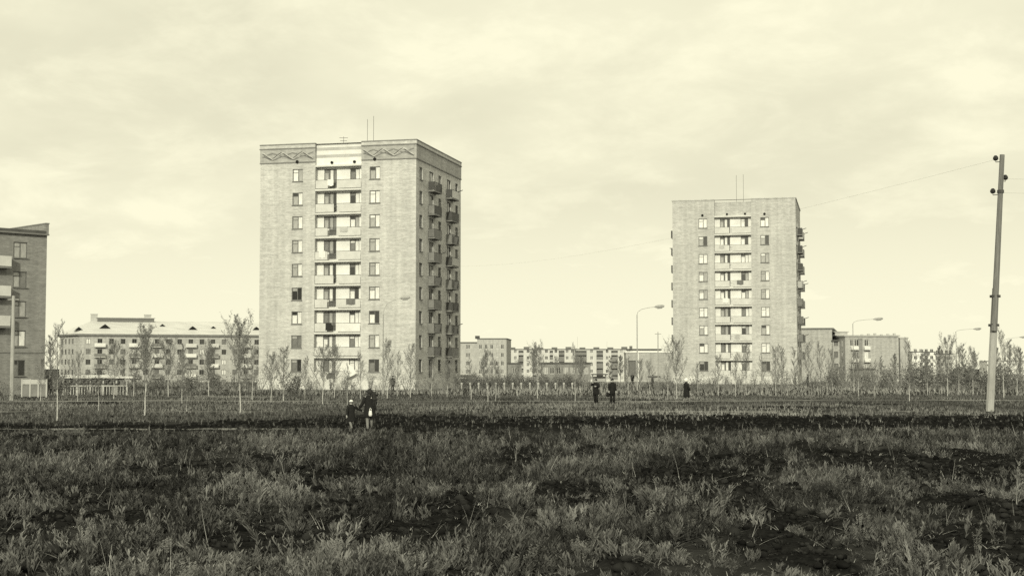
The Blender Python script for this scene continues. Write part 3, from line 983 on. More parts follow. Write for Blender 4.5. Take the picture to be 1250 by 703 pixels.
# ------------------------------------------------------------------ long block with pale hipped roof
def hip_block():
    r = random.Random(22)
    p1 = P(97, 440, 384.0); p2 = P(352, 440, 402.0); p0 = P(72.5, 440, 394.0)
    base = -4.0
    ori = Vector((p1.x, p1.y, base))
    root = thing('apartment_block', 'long brick apartment block under a pale hipped roof with dormers', 'apartment block', ori)
    A0 = Vector((p0.x - p1.x, p0.y - p1.y, 0)); A2 = Vector((p2.x - p1.x, p2.y - p1.y, 0))
    H = 11.65 + 4.0; RH = 15.6 + 4.0
    dv = A2.normalized(); nb = Vector((-dv.y, dv.x, 0))       # away from the viewer
    B2 = A2 + nb * 14; B0 = A0 + nb * 8 + dv * 2
    def wins_on(o, u, ln, off, n, pitch, cols):
        return [(off + pitch * i, off + pitch * i + 1.2) for i in range(n)]
    F = 2.8; S0 = 1.75; WH = 1.4
    fr = [(1.6 + 3.02 * i, 1.6 + 3.02 * i + 1.25) for i in range(18)]
    er = [(1.2 + 2.3 * i, 1.2 + 2.3 * i + 1.1) for i in range(4) if 1.2 + 2.3 * i + 1.1 < A0.length - 0.4]
    mb = MB(); u0 = -A0.normalized()
    wall_face(mb, (0, 0, 0), dv, A2.length, -0.5, H, [(p, q, S0 + F * k, S0 + F * k + WH) for k in range(5) for p, q in fr], 0.15)
    wall_face(mb, A0, u0, A0.length, -0.5, H, [(p, q, S0 + F * k, S0 + F * k + WH) for k in range(5) for p, q in er], 0.15)
    for s, e in ((A2, B2), (B2, B0), (B0, A0)):
        wall_face(mb, s, (e - s).normalized(), (e - s).length, -0.5, H, [])
    mb.build('wall', 'block_brick', root)
    # roof: eaves polygon to ridge line
    ov = 0.7
    ctr = (A0 + A2 + B2 + B0) / 4
    def out(p): d = (p - ctr); d.z = 0; return p + d.normalized() * ov
    e = [out(q) + Vector((0, 0, H)) for q in (Vector((0, 0, 0)), A2, B2, B0, A0)]
    r0 = P(112, 390, 397.0) - ori; r0.z = RH
    r1 = r0 + dv * (A2.length - 10); r1.z = RH
    mb = MB()
    mb.poly([e[0], e[1], r1, r0]); mb.poly([e[4], e[0], r0]); mb.poly([e[1], e[2], r1]); mb.poly([e[2], e[3], r0, r1]); mb.poly([e[3], e[4], r0])
    rf = mb.build('roof', 'roof_sheet', root)
    mb = MB()
    for i in range(5):
        a, b = e[i], e[(i + 1) % 5]
        dz = Vector((0, 0, -0.45)); d = (b - a).normalized(); nn = Vector((d.y, -d.x, 0)) * 0.02
        mb.quad(a + nn + dz, b + nn + dz, b + nn, a + nn)
        mb.poly([a + dz + nn, a + dz + (ctr - a) * 0.1 + nn, b + dz + (ctr - b) * 0.1 + nn, b + dz + nn])
    mb.build('eaves', 'slab_dark', root)
    # ridge lantern and chimneys
    def along(px):
        q = P(px, 388, 397.0) - ori; t = (q - r0).dot(dv); return r0 + dv * t
    ang = math.atan2(dv.y, dv.x)
    a, b = along(119), along(190)
    mb = MB(); mb.box(0, (b - a).length, -1.0, 1.0, -0.6, 0.75); lt = mb.build('ridge_lantern', 'frame_paint', rf, (a.x, a.y, RH), ang)
    mb = MB(); mb.box(-0.3, (b - a).length + 0.3, -1.3, 1.3, 0.753, 0.95); mb.build('lantern_roof', 'plaster_grey', lt, (0, 0, 0))
    lt.parent = root; lt.name = 'ridge_lantern'
    for px in (115, 182):
        q = along(px); mb = MB(); mb.box(-0.9, 0.9, -0.6, 0.6, -0.8, 1.7); mb.box(-1.0, 1.0, -0.7, 0.7, 1.703, 1.9); mb.build('chimney', 'plaster_grey', rf, (q.x, q.y, RH), ang)
    # dormers on the front slope
    def slope_pt(px, f):
        q = along(px); s = q + (Vector((0, 0, H)) - r0) * 0
        foot = Vector((q.x, q.y, 0)) - nb * ((q - Vector((0, 0, 0))).dot(nb) + ov)
        return foot.lerp(Vector((q.x, q.y, 0)), f) + Vector((0, 0, H + (RH - H) * f))
    for px, f, s in ((127, .42, 1.6), (199, .62, .9), (236, .38, 1.3), (263, .5, .8), (318, .4, 1.2), (95, .3, 1.1)):
        q = slope_pt(px, f)
        mb = MB(); mb.poly([(-s, 0, 0), (s, 0, 0), (0, 0, s * 0.8)], 1); mb.quad((-s - .15, -.2, -.08), (0, -.2, s * .8 + .05), (0, 3.2, s * .8 + .05), (-s - .15, 3.2, -.08)); mb.quad((0, -.2, s * .8 + .05), (s + .15, -.2, -.08), (s + .15, 3.2, -.08), (0, 3.2, s * .8 + .05))
        mb.box(-s * .5, s * .5, -.05, -.01, .1, s * .4, 1)
        mb.build('dormer', ['frame_paint', 'dark_void'], rf, (q.x, q.y, q.z - 0.15), ang)
    # windows and balconies
    for k in range(5):
        for i, (p, q) in enumerate(fr):
            l = dv * p - (-nb) * 0.09; z = S0 + F * k
            cheap_window(root, (l.x, l.y, z), ang, q - p, WH, pick(r, {'pane_dark': 7, 'pane_mid': 4, 'pane_white': 1}), frame='frame_paint')
        en = Vector((-u0.y, u0.x, 0))
        for (p, q) in er:
            l = A0 + u0 * p + en * 0.09
            cheap_window(root, (l.x, l.y, S0 + F * k), math.atan2(u0.y, u0.x), q - p, WH, pick(r, {'pane_mid': 3, 'pane_dark': 3}), frame='frame_paint')
        if k:
            for j, i in enumerate((1, 4, 6, 9, 11, 14, 16)):
                p, q = fr[i]; z = S0 + F * k - 0.75
                mb = MB(); w = q - p + 1.7
                mb.box(0, w, -1.1, -0.005, -0.15, 0)
                l = dv * (p - 0.85)
                b = mb.build('balcony', 'slab_concrete', root, (l.x, l.y, z), ang)
                mb = MB(); mb.box(0.02, w - 0.02, -1.09, -1.04, 0.05, 0.95); mb.build('railing_panel', pick(r, {'panel_concrete': 3, 'slab_dark': 4, 'panel_white': 2, 'frame_paint': 2}), b)


hip_block()


# ------------------------------------------------------------------ other blocks in the distance
def simple_block(name, label, p, ang, L, D, H, base, wallm, cols, floors, F=2.8, S0=1.6, ww=1.3, wh=1.45, frame='frame_white', weights=None,
                 side_cols=(), roof_over=0.15, seed=1, roofm='roof_tar', parapet=0.0, balcony_cols=(), bal_mats=None):
    """Flat-roofed block: p = front left corner on plan; front runs along angle ang."""
    r = random.Random(seed)
    weights = weights or {'pane_dark': 4, 'pane_mid': 3, 'pane_grey': 2, 'pane_white': 1}
    root = thing(name, label, 'apartment block' if name == 'apartment_block' else name.replace('_', ' '), (p[0], p[1], base), ang)
    holes = [(c, c + ww, S0 + F * k, S0 + F * k + wh) for k in range(floors) for c in cols]
    sh = [(c, c + ww, S0 + F * k, S0 + F * k + wh) for k in range(floors) for c in side_cols]
    mb = MB()
    wall_face(mb, (0, 0, 0), (1, 0, 0), L, -1.5, H, holes, 0.15)
    wall_face(mb, (L, 0, 0), (0, 1, 0), D, -1.5, H, sh, 0.15)
    wall_face(mb, (L, D, 0), (-1, 0, 0), L, -1.5, H, [])
    wall_face(mb, (0, D, 0), (0, -1, 0), D, -1.5, H, [(D - h[1], D - h[0], h[2], h[3]) for h in sh], 0.15)
    mb.build('wall', wallm, root)
    mb = MB(); mb.box(-roof_over, L + roof_over, -roof_over, D + roof_over, H + 0.003, H + 0.3); mb.build('roof', roofm, root)
    for k in range(floors):
        z = S0 + F * k
        for c in cols:
            cheap_window(root, (c, 0.09, z), 0, ww, wh, pick(r, weights), frame)
        for c in side_cols:
            cheap_window(root, (L - 0.09, c, z), math.pi / 2, ww, wh, pick(r, weights), frame)
            cheap_window(root, (0.09, c + ww, z), -math.pi / 2, ww, wh, pick(r, weights), frame)
        if k:
            for c in balcony_cols:
                mb = MB(); w = ww + 1.4
                mb.box(0, w, -1.0, -0.005, -0.14, 0); b = mb.build('balcony', 'slab_concrete', root, (c - 0.7, 0, z - 0.85))
                mb = MB(); mb.box(0.02, w - 0.02, -0.99, -0.95, 0.05, 0.95); mb.build('railing_panel', pick(r, bal_mats or {'panel_white': 3, 'panel_concrete': 2}), b)
    return root


# grey block between the tower and the far panel row
q = P(582.5, 440, 480.0)
d_block = simple_block('apartment_block', 'grey flat-roofed block with chimney, beside the far row of white panel sections', (q.x, q.y), R(-4), 9.9, 22, 16.1, -4.0, 'block_brick',
             (0.6, 2.5, 4.4, 6.3, 8.0), 5, ww=1.0, wh=1.5, weights={'pane_dark': 5, 'pane_mid': 3, 'pane_grey': 1}, seed=31)
mb = MB(); mb.box(-1.0, 0.4, 3, 5, 16.31, 17.3); mb.build('chimney', 'iron', d_block)
mb = MB(); wall_face(mb, (-6.5, 4.0, 0), (1, 0, 0), 6.496, -1, 14.9, [(2.2, 3.8, 1.6 + 2.8 * k, 3.0 + 2.8 * k) for k in range(5)], 0.3)
wall_face(mb, (-6.5, 18, 0), (0, -1, 0), 14, -1, 14.9, [])
mb.build('wing_wall', 'plaster_grey', d_block)
mb = MB(); mb.box(-6.7, -0.2, 3.7, 18, 14.903, 15.2); mb.build('wing_roof', 'roof_tar', d_block)
for k in range(5):
    cheap_window(d_block, (-4.3, 4.2, 1.6 + 2.8 * k), 0, 1.6, 1.4, 'pane_mid')


def panel_row():
    """Very long far block: white flush sections between shaded recessed loggia stacks."""
    r = random.Random(41)
    a = P(617, 440, 600.0); b = P(772, 440, 600.0)
    root = thing('apartment_block', 'far long panel block of white sections between dark loggia stacks', 'apartment block', (a.x, a.y, -4.0), 0)
    H = 14.1; L = b.x - a.x; D = 13
    secs = [(617, 633), (639, 650), (655, 671), (675, 682), (689, 702), (716, 728), (736, 746), (754, 772)]
    m = lambda px: (px - 617) / 1736 * 600.0
    mb = MB(); holes = []
    gaps = []
    for i in range(len(secs) - 1):
        gaps.append((m(secs[i][1]), m(secs[i + 1][0])))
    wins = []
    for s0, s1 in secs:
        x0, x1 = m(s0), m(s1); n = max(1, int((x1 - x0) / 2.2)); st = (x1 - x0) / n
        wins += [x0 + st * (i + 0.5) - 0.6 for i in range(n)]
    holes = [(w, w + 1.2, 1.5 + 2.8 * k, 2.95 + 2.8 * k) for w in wins for k in range(5)] + [(g0, g1, 0.2, H - 0.5, 1.4) for g0, g1 in gaps]
    wall_face(mb, (0, 0, 0), (1, 0, 0), L, -1, H, holes, 0.15)
    wall_face(mb, (L, 0, 0), (0, 1, 0), D, -1, H, []); wall_face(mb, (L, D, 0), (-1, 0, 0), L, -1, H, []); wall_face(mb, (0, D, 0), (0, -1, 0), D, -1, H, [])
    mb.build('wall', 'panel_concrete', root)
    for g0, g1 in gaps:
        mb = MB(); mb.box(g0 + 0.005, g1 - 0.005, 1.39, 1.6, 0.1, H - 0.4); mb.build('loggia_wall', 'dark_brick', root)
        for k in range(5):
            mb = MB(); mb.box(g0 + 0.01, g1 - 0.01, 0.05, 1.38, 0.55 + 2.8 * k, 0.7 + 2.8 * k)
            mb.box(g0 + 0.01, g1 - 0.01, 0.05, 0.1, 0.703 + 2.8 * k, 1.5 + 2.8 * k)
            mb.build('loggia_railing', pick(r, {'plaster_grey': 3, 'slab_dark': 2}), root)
    for w in wins:
        for k in range(5):
            cheap_window(root, (w, 0.09, 1.5 + 2.8 * k), 0, 1.2, 1.45, pick(r, {'pane_dark': 3, 'pane_mid': 3, 'pane_grey': 2}))
    mb = MB(); mb.box(-0.3, L + 0.3, -0.3, D + 0.3, H + 0.003, H + 0.3); rf = mb.build('roof', 'frame_paint', root)
    for i in range(9):
        x = 3 + i * (L - 6) / 8
        mb = MB(); mb.box(x - 1.2, x + 1.2, 4, 6, H + 0.305, H + 0.9 + 0.5 * r.random()); mb.build('vent_stack', 'frame_paint', root)


panel_row()
FAR = 'thin mast above the far panel row'
for px, y1 in ((705, 411), (741, 417)):
    antenna(px, 427, y1, 604, FAR, 'masts on the far panel row', 0)

q = P(661, 450, 360.0)
simple_block('brick_building', 'low two-storey brick building in front of the far white panel row', (q.x, q.y), 0, 12.4, 11, 7.4, -3.85, 'dark_brick',
             (0.5, 2.1, 3.8, 5.6, 7.3, 9.1, 10.7), 2, F=3.1, S0=1.7, ww=1.1, wh=1.7, weights={'pane_mid': 2, 'pane_grey': 2, 'pane_dark': 2}, seed=51, roof_over=0.4)
q = P(620, 450, 372.0)
simple_block('brick_building', 'small dark brick annex beside the grey chimney block', (q.x, q.y), 0, 3.6, 8, 7.4, -3.9, 'dark_brick', (1.1,), 2, F=3.1, S0=1.7, ww=1.3, wh=1.6,
             weights={'pane_mid': 1}, seed=52, roof_over=0.25)


def hall():
    a = P(764, 445, 300.0)
    base = -1.7
    root = thing('service_hall', 'pale blank-walled service hall with dark doorway and dark roof canopy', 'hall', (a.x, a.y, base), R(-3))
    L = 11.5; H = 7.35
    mb = MB()
    wall_face(mb, (0, 0, 0), (1, 0, 0), L, -1, H, [(0.5, 2.1, 2.35, 5.7, 0.5)], 0.5)
    wall_face(mb, (L, 0, 0), (0, 1, 0), 14, -1, H, []); wall_face(mb, (L, 14, 0), (-1, 0, 0), L, -1, H, []); wall_face(mb, (0, 14, 0), (0, -1, 0), 14, -1, H, [])
    mb.build('wall', 'gable_brick', root)
    mb = MB(); mb.box(0.505, 2.095, 0.35, 0.4, 2.355, 5.695)
    d = mb.build('door', 'slab_dark', root)
    for i in range(3):
        mb = MB(); mb.box(0.6 + i * 0.5, 1.0 + i * 0.5, 0.33, 0.348, 2.5, 5.5); mb.build('panel', 'frame_paint', d)
    mb = MB(); mb.box(2.3, 2.7, -0.12, -0.004, 0, H); mb.build('pilaster', 'plaster', root)
    mb = MB(); mb.box(-0.15, L + 0.15, -0.2, 14.1, H + 0.003, H + 0.22); mb.build('coping', 'plaster', root)
    mb = MB(); mb.box(0.3, 7.6, 1.0, 8.0, H + 0.55, H + 0.85)
    c = mb.build('roof_canopy', 'roof_tar', root)
    for x in (0.6, 2.6, 5.0, 7.2):
        mb = MB(); mb.box(x, x + 0.2, 1.2, 1.4, H + 0.225, H + 0.548); mb.build('canopy_post', 'slab_concrete', c)
    mb = MB(); mb.box(0.9, 1.5, 4, 5, H + 0.853, H + 1.5); mb.build('vent_stack', 'frame_paint', root)
    mb = MB(); mb.box(4.6, 7.2, -0.5, -0.004, 2.35, 2.6); mb.build('door_hood', 'slab_dark', root)


hall()


def shelter():
    a = P(722, 457, 285.0)
    b = gz(a.x, 285.0)
    root = thing('bus_shelter', 'open shelter with thin dark flat roof before the white panel row', 'shelter', (a.x, a.y, b), 0)
    z = a.z - b
    mb = MB(); mb.box(0, 3.2, -1.0, 1.2, z - 0.1, z + 0.14); mb.build('roof', 'roof_tar', root)
    for x in (0.25, 2.85):
        for y in (-0.7, 0.9):
            mb = MB(); mb.tube([(x, y, -0.2), (x, y, z - 0.102)], 0.06, 6); mb.build('post', 'lamp_steel', root)
    mb = MB(); mb.box(0.32, 2.78, 0.86, 0.94, 0.3, z - 0.4); mb.build('back_panel', 'plaster_grey', root)
    mb = MB(); mb.box(0.5, 2.6, 0.3, 0.75, 0.4, 0.46); mb.box(0.6, 0.7, 0.35, 0.7, -.1, 0.398); mb.box(2.4, 2.5, 0.35, 0.7, -.1, 0.398); mb.build('bench', 'wood_pole', root)


shelter()

# blank gable of a long block, right of the plain tower
q = P(1016, 440, 330.0)
ang = math.atan2(-20, 78)
Lg = 15.0
o = (q.x - Lg * math.cos(ang), q.y - Lg * math.sin(ang))
simple_block('apartment_block', 'block with blank end wall right behind the plain tower, long side receding', o, ang, Lg, 80, 14.3, -2.85, 'gable_brick', (), 5,
             side_cols=tuple(3 + 5.2 * i for i in range(15)), seed=61, roof_over=0.35, roofm='slab_dark', weights={'pane_dark': 3, 'pane_mid': 3})


def grey_block():
    q = P(1032, 440, 325.0)
    root = simple_block('apartment_block', 'pale four-storey block with two columns of white balconies and a blank wall', (q.x, q.y), R(2), 12.3, 24, 12.5, -2.85, 'gable_brick',
                        (1.1, 2.1, 4.4), 4, S0=1.9, F=2.8, ww=0.95, wh=1.5, seed=71, roof_over=0.3, roofm='plaster_grey', side_cols=(2, 6, 10, 14))
    mb = MB(); mb.box(2.95, 3.95, -0.06, -0.004, 3.0, 12.1); mb.build('brick_strip', 'dark_brick', root)
    for k in range(1, 4):
        for x, w in ((1.2, 1.7), (4.2, 1.4)):
            z = 1.9 + 2.8 * k - 0.8
            mb = MB(); mb.box(0, w, -0.9, -0.064, -0.12, 0); b = mb.build('balcony', 'slab_concrete', root, (x, 0, z))
            mb = MB(); mb.box(0.02, w - 0.02, -0.89, -0.85, 0.04, 0.75); mb.build('railing_panel', 'panel_white', b)
    mb = MB(); wall_face(mb, (-1.6, 5, 0), (1, 0, 0), 1.59, -1, 11.4, [(0.3, 1.3, 2 + 2.8 * k, 3.5 + 2.8 * k, 0.3) for k in range(4)])
    wall_face(mb, (-1.6, 18, 0), (0, -1, 0), 13, -1, 11.4, []); mb.build('wing_wall', 'block_brick', root)
    mb = MB(); mb.box(-1.9, -0.31, 4.7, 18, 11.403, 11.75); mb.build('wing_roof', 'roof_tar', root)
    for k in range(4):
        mb = MB(); mb.box(-1.295, -0.305, 5.22, 5.27, 2.005 + 2.8 * k, 3.495 + 2.8 * k); mb.build('window', 'pane_mid', root)
    mb = MB(); mb.box(-0.7, 2.2, 6, 9, 12.805, 13.6); mb.box(-1.0, 2.5, 5.7, 9.3, 13.603, 13.8); mb.build('stair_head', 'plaster_grey', root)
    for i in range(6):
        mb = MB(); x = 4 + i * 1.5; mb.box(x, x + 0.5, 1, 1.6, 12.805, 13.0 + 0.25 * ((i * 7) % 3) / 2); mb.build('vent_stack', 'plaster_grey', root)
    q2 = P(1045, 455, 300.0)
    simple_block('storage_shed', 'low dark flat-roofed shed below the balconied pale block', (q2.x, q2.y), 0, 3.8, 5, 3.9, -1.8, 'dark_brick', (0.4, 2.2), 1, S0=1.2, ww=1.0, wh=1.2, seed=72, roof_over=0.3, weights={'pane_dark': 1})
    q3 = P(1099, 440, 332.0)
    simple_block('apartment_block', 'narrow pale end section right of the blank wall', (q3.x, q3.y), R(4), 1.9, 20, 12.2, -2.9, 'plaster_grey', (), 4, seed=73, roof_over=0.12, roofm='plaster_grey')


grey_block()
q = P(1113.5, 440, 600.0)
simple_block('apartment_block', 'far white panel block with dark window holes among the trees', (q.x, q.y), R(-6), 9.5, 30, 13.0, -4.0, 'plaster', (0.7, 3.0, 5.2, 7.4), 5,
             ww=1.3, wh=1.5, seed=81, weights={'pane_dark': 5, 'pane_mid': 2}, balcony_cols=(5.2,), bal_mats={'frame_paint': 1})
q = P(1141, 440, 640.0)
simple_block('apartment_block', 'farther pale block with dark roof edge behind the trees', (q.x, q.y), R(-3), 8.0, 30, 12.6, -4.0, 'plaster_grey', (0.6, 2.6, 4.6, 6.3), 5,
             ww=1.3, wh=1.5, seed=82, weights={'pane_dark': 3, 'pane_mid': 2}, roof_over=0.4)
q = P(1205, 440, 700.0)
simple_block('apartment_block', 'hazy pale block furthest off behind the utility pole', (q.x, q.y), R(-3), 18.0, 14, 9.5, -4.0, 'plaster', tuple(0.8 + 2.4 * i for i in range(7)), 4,
             ww=1.2, wh=1.4, seed=83, weights={'pane_mid': 3, 'pane_grey': 2})


# ------------------------------------------------------------------ fences, walls and posts in the middle ground
def ring_mesh(r0, r1, t):
    def f():
        mb = MB(); n = 14
        pts = [(math.cos(2 * math.pi * i / n), math.sin(2 * math.pi * i / n)) for i in range(n)]
        for i in range(n):
            (a, b), (c, d) = pts[i], pts[(i + 1) % n]
            mb.quad((a * r0, -t, b * r0), (c * r0, -t, d * r0), (c * r1, -t, d * r1), (a * r1, -t, b * r1))
            mb.quad((a * r1, -t, b * r1), (c * r1, -t, d * r1), (c * r1, t, d * r1), (a * r1, t, b * r1))
            mb.quad((a * r0, t, b * r0), (c * r0, t, d * r0), (c * r0, -t, d * r0), (a * r0, -t, b * r0))
            mb.quad((a * r1, t, b * r1), (c * r1, t, d * r1), (c * r0, t, d * r0), (a * r0, t, b * r0))
        return mb.mesh('ring', 'iron')
    return cached(('ring', r0), f)


def ornament_fence():
    a = P(76, 470, 131.0)
    root = thing('ornamental_fence', 'ornamental fence with white capping and a row of dark rings', 'fence', (a.x, a.y, 0), R(3))
    L = 5.9
    mb = MB(); mb.box(-0.1, L * 0.82, -0.3, 0.3, 1.60, 1.88); mb.box(L * 0.823, L + 0.6, -0.28, 0.28, 1.56, 1.74); mb.build('cap', 'panel_concrete', root)
    for x in (0.05, 1.25, 2.45, 3.65, 4.85, 5.8):
        mb = MB(); mb.box(x, x + 0.16, -0.08, 0.08, -0.3, 1.558); mb.build('post', 'plaster_grey', root)
    for i in range(9):
        link('ring', ring_mesh(0.17, 0.27, 0.04), root, (0.42 + i * 0.56, -0.13, 1.24))
    mb = MB(); mb.box(0, L - 0.3, 0.1, 0.16, 0.95, 1.55); mb.build('back_board', 'slab_dark', root)
    mb = MB(); mb.box(0, L, -0.12, -0.085, 0.82, 0.93); mb.build('rail', 'plaster_grey', root)
    for i in range(22):
        mb = MB(); x = 0.25 + i * 0.25; mb.box(x, x + 0.07, -0.02, 0.02, 0.05, 0.8); mb.build('paling', 'plaster_grey', root)


ornament_fence()


def concrete_fence(px0, px1, depth, z1, label, n):
    a = P(px0, 470, depth); b = P(px1, 470, depth)
    root = thing('concrete_fence', label, 'fence', (a.x, a.y, 0))
    L = b.x - a.x; st = L / n
    for i in range(n):
        mb = MB(); mb.box(i * st + 0.06, (i + 1) * st - 0.06, -0.04, 0.04, 0.74 * z1, z1 - 0.02 * (i % 3)); mb.build('panel', 'plaster_grey', root)
        mb = MB(); mb.box(i * st + 0.07, (i + 1) * st - 0.07, -0.02, 0.02, 0.1, 0.70 * z1); mb.build('lower_panel', 'slab_dark', root)
    for i in range(n + 1):
        mb = MB(); mb.box(i * st - 0.058, i * st + 0.058, -0.06, 0.06, -0.3, z1 + 0.03); mb.build('post', 'plaster_grey', root)


concrete_fence(27, 57, 121.0, 1.55, 'short white panel fence in front of the dark brick block', 3)
concrete_fence(552, 580, 190, 1.6, 'white panel fence by the foot of the frieze tower', 3)

# row of white roadside posts before a dark hedge
for i in range(14):
    px = 563.5 + i * 10.4
    g = P(px, 470, 170.0)
    mb = MB(); mb.loft([((0, 0, -0.25), .08, .08), ((0, 0, 0.42), .08, .08), ((0, 0, 0.48), .13, .13), ((0, 0, 0.68), .15, .15), ((0, 0, 0.76), .08, .08)], 8)
    pst = mb.build('roadside_post', 'plaster_grey', None, (g.x, g.y + 0.4 * math.sin(i * 2.1), gz(g.x, g.y)))
    tag(pst, 'white round-headed post in the row before the dark hedge', 'post', 'row of white posts')


# ------------------------------------------------------------------ utility pole, wires, lamps
def utility_pole():
    b = G(1208.5, 502.5); d = b.y
    root = thing('utility_pole', 'leaning wooden utility pole strapped to a concrete stub', 'utility pole', (b.x, b.y, gz(b.x, b.y)))
    def loc(px, py): return P(px, py, d) - Vector((b.x, b.y, root.location.z))
    s0, s1 = loc(1208.2, 506), loc(1215.2, 352)
    mb = MB(); mb.tube([s0, s0.lerp(s1, .5), s1], [.235, .225, .19], 8); mb.build('concrete_stub', 'concrete_pole', root)
    w0, w1 = loc(1211.2, 404), loc(1221.3, 190)
    off = Vector((0, -0.30, 0))
    mb = MB(); mb.tube([w0 + off, w0.lerp(w1, .3) + off, w0.lerp(w1, .6) + off, w1 + off], [.19, .175, .16, .14], 9); pole = mb.build('timber', 'wood_pole', root)
    for py in (362, 397):
        t = (404 - py) / (404 - 190.0); c = w0.lerp(w1, t) + Vector((0.03, -0.12, 0))
        mb = MB(); mb.tube([c - Vector((0, 0, .07)), c + Vector((0, 0, .07))], [(.30, .36), (.30, .36)], 12); mb.build('strap', 'iron', root)
    tops = []
    for px, py, side in ((1213.2, 196, -1), (1225, 219.5, 1), (1209.8, 236, -1)):
        t = (404 - py) / (404 - 190.0); c = w0.lerp(w1, t) + off; e = loc(px, py) + off
        mb = MB(); mb.tube([c + Vector((0, 0, -.12)), e + Vector((0, 0, -.14)), e], .025, 5)
        hk = mb.build('hook', 'iron', root)
        mb = MB(); mb.loft([((e.x, e.y, e.z - .05), .09, .09), ((e.x, e.y, e.z + .03), .16, .16), ((e.x, e.y, e.z + .14), .15, .15), ((e.x, e.y, e.z + .24), .07, .07)], 10)
        mb.build('insulator', 'porcelain_dark', root)
        tops.append(e + root.location)
    t = (404 - 235.) / 214; c = w0.lerp(w1, t) + off
    mb = MB(); mb.tube([c + Vector((0, 0, -.09)), c + Vector((0, 0, .09))], .20, 10); mb.build('collar', 'iron', root)
    return tops


tops = utility_pole()
for i, (t, e, lab) in enumerate(((tops[0], Vector((-24, 330, 27)), 'faint overhead wire running off from the top insulator'),
                                 (tops[1], Vector((70, 58, 13.0)), 'overhead wire leaving the right insulator of the pole'),
                                 (tops[2], Vector((68, 60, 12.2)), 'sagging overhead wire from the pole collar out of view'))):
    mb = MB(); n = 26
    pts = [t.lerp(e, k / n) - Vector((0, 0, 1)) * (4 * (k / n) * (1 - k / n)) * (0.9 if i else 3.0) for k in range(n + 1)]
    mb.tube(pts, 0.0035, 4)
    tag(mb.build('overhead_wire', 'iron'), lab, 'wire')


def street_lamp(px_pole, px_head, y_head, depth, label, y_top):
    b = P(px_pole, 470, depth)
    z0 = gz(b.x, depth)
    root = thing('street_lamp', label, 'street lamp', (b.x, b.y, z0))
    h = P(px_head, y_head, depth) - Vector((b.x, b.y, z0))
    zt = P(px_pole, y_top, depth).z - z0
    mb = MB(); mb.tube([(0, 0, -0.5), (0, 0, 0.3 * zt), (0, 0, zt)], [.085, .065, .05], 8); mb.build('pole', 'lamp_steel', root)
    mb = MB()
    mb.tube([(0, 0, zt - 0.05), (h.x * 0.04, 0, zt + (h.z - zt) * .35), (h.x * 0.2, 0, zt + (h.z - zt) * .68), (h.x * 0.5, 0, zt + (h.z - zt) * .88), (h.x * 0.82, 0, h.z)], .024, 6)
    mb.build('arm', 'lamp_steel', root)
    mb = MB(); d = 1 if h.x > 0 else -1
    mb.tube([(h.x * 0.78, 0, h.z - .01), (h.x * 0.86, 0, h.z + .02), (h.x, 0, h.z + .06), (h.x + d * .42, 0, h.z + .08), (h.x + d * .55, 0, h.z + .08)], [(.05, .06), (.10, .15), (.12, .18), (.10, .15), (.04, .06)], 8)
    hd = mb.build('lamp_head', 'lamp_steel', root)
    mb = MB(); mb.tube([(h.x * 0.9, 0, h.z - .11), (h.x + d * .3, 0, h.z - .06)], [(.05, .12), (.05, .12)], 8); mb.build('lens', 'pane_grey', hd)


street_lamp(467.5, 494, 364, 140.0, 'street lamp with curved arm standing before the frieze tower', 384)
street_lamp(778, 805, 374.5, 159.0, 'tall street lamp between the service hall and the plain tower', 384)
street_lamp(1042, 1073, 389.5, 197.0, 'street lamp rising before the balconied pale block', 395)
street_lamp(1168, 1194, 401.5, 247.0, 'street lamp beside the leaning utility pole', 405)
street_lamp(1226, 1250, 411.5, 300.0, 'small distant street lamp right of the utility pole', 417)


def post_pole(px, y_top, depth, r, mat, label):
    b = P(px, 470, depth); z0 = gz(b.x, depth); t = P(px, y_top, depth).z - z0
    root = thing('pole', label, 'pole', (b.x, b.y, z0))
    mb = MB(); mb.tube([(0, 0, -0.5), (0, 0, t * .5), (0, 0, t)], [r, r * .9, r * .75], 8); mb.build('shaft', mat, root)
    mb = MB(); mb.tube([(-.45, 0, t - .3), (.45, 0, t - .3)], .04, 5); mb.build('crossarm', mat, root)


post_pole(14.5, 361, 112.0, 0.17, 'concrete_pole', 'pale concrete pole in front of the dark brick block')
post_pole(803.5, 405, 205.0, 0.08, 'lamp_steel', 'thin steel pole beside the plain tower left wall')
post_pole(1105.5, 411, 260.0, 0.07, 'lamp_steel', 'thin steel pole by the pale narrow end section')


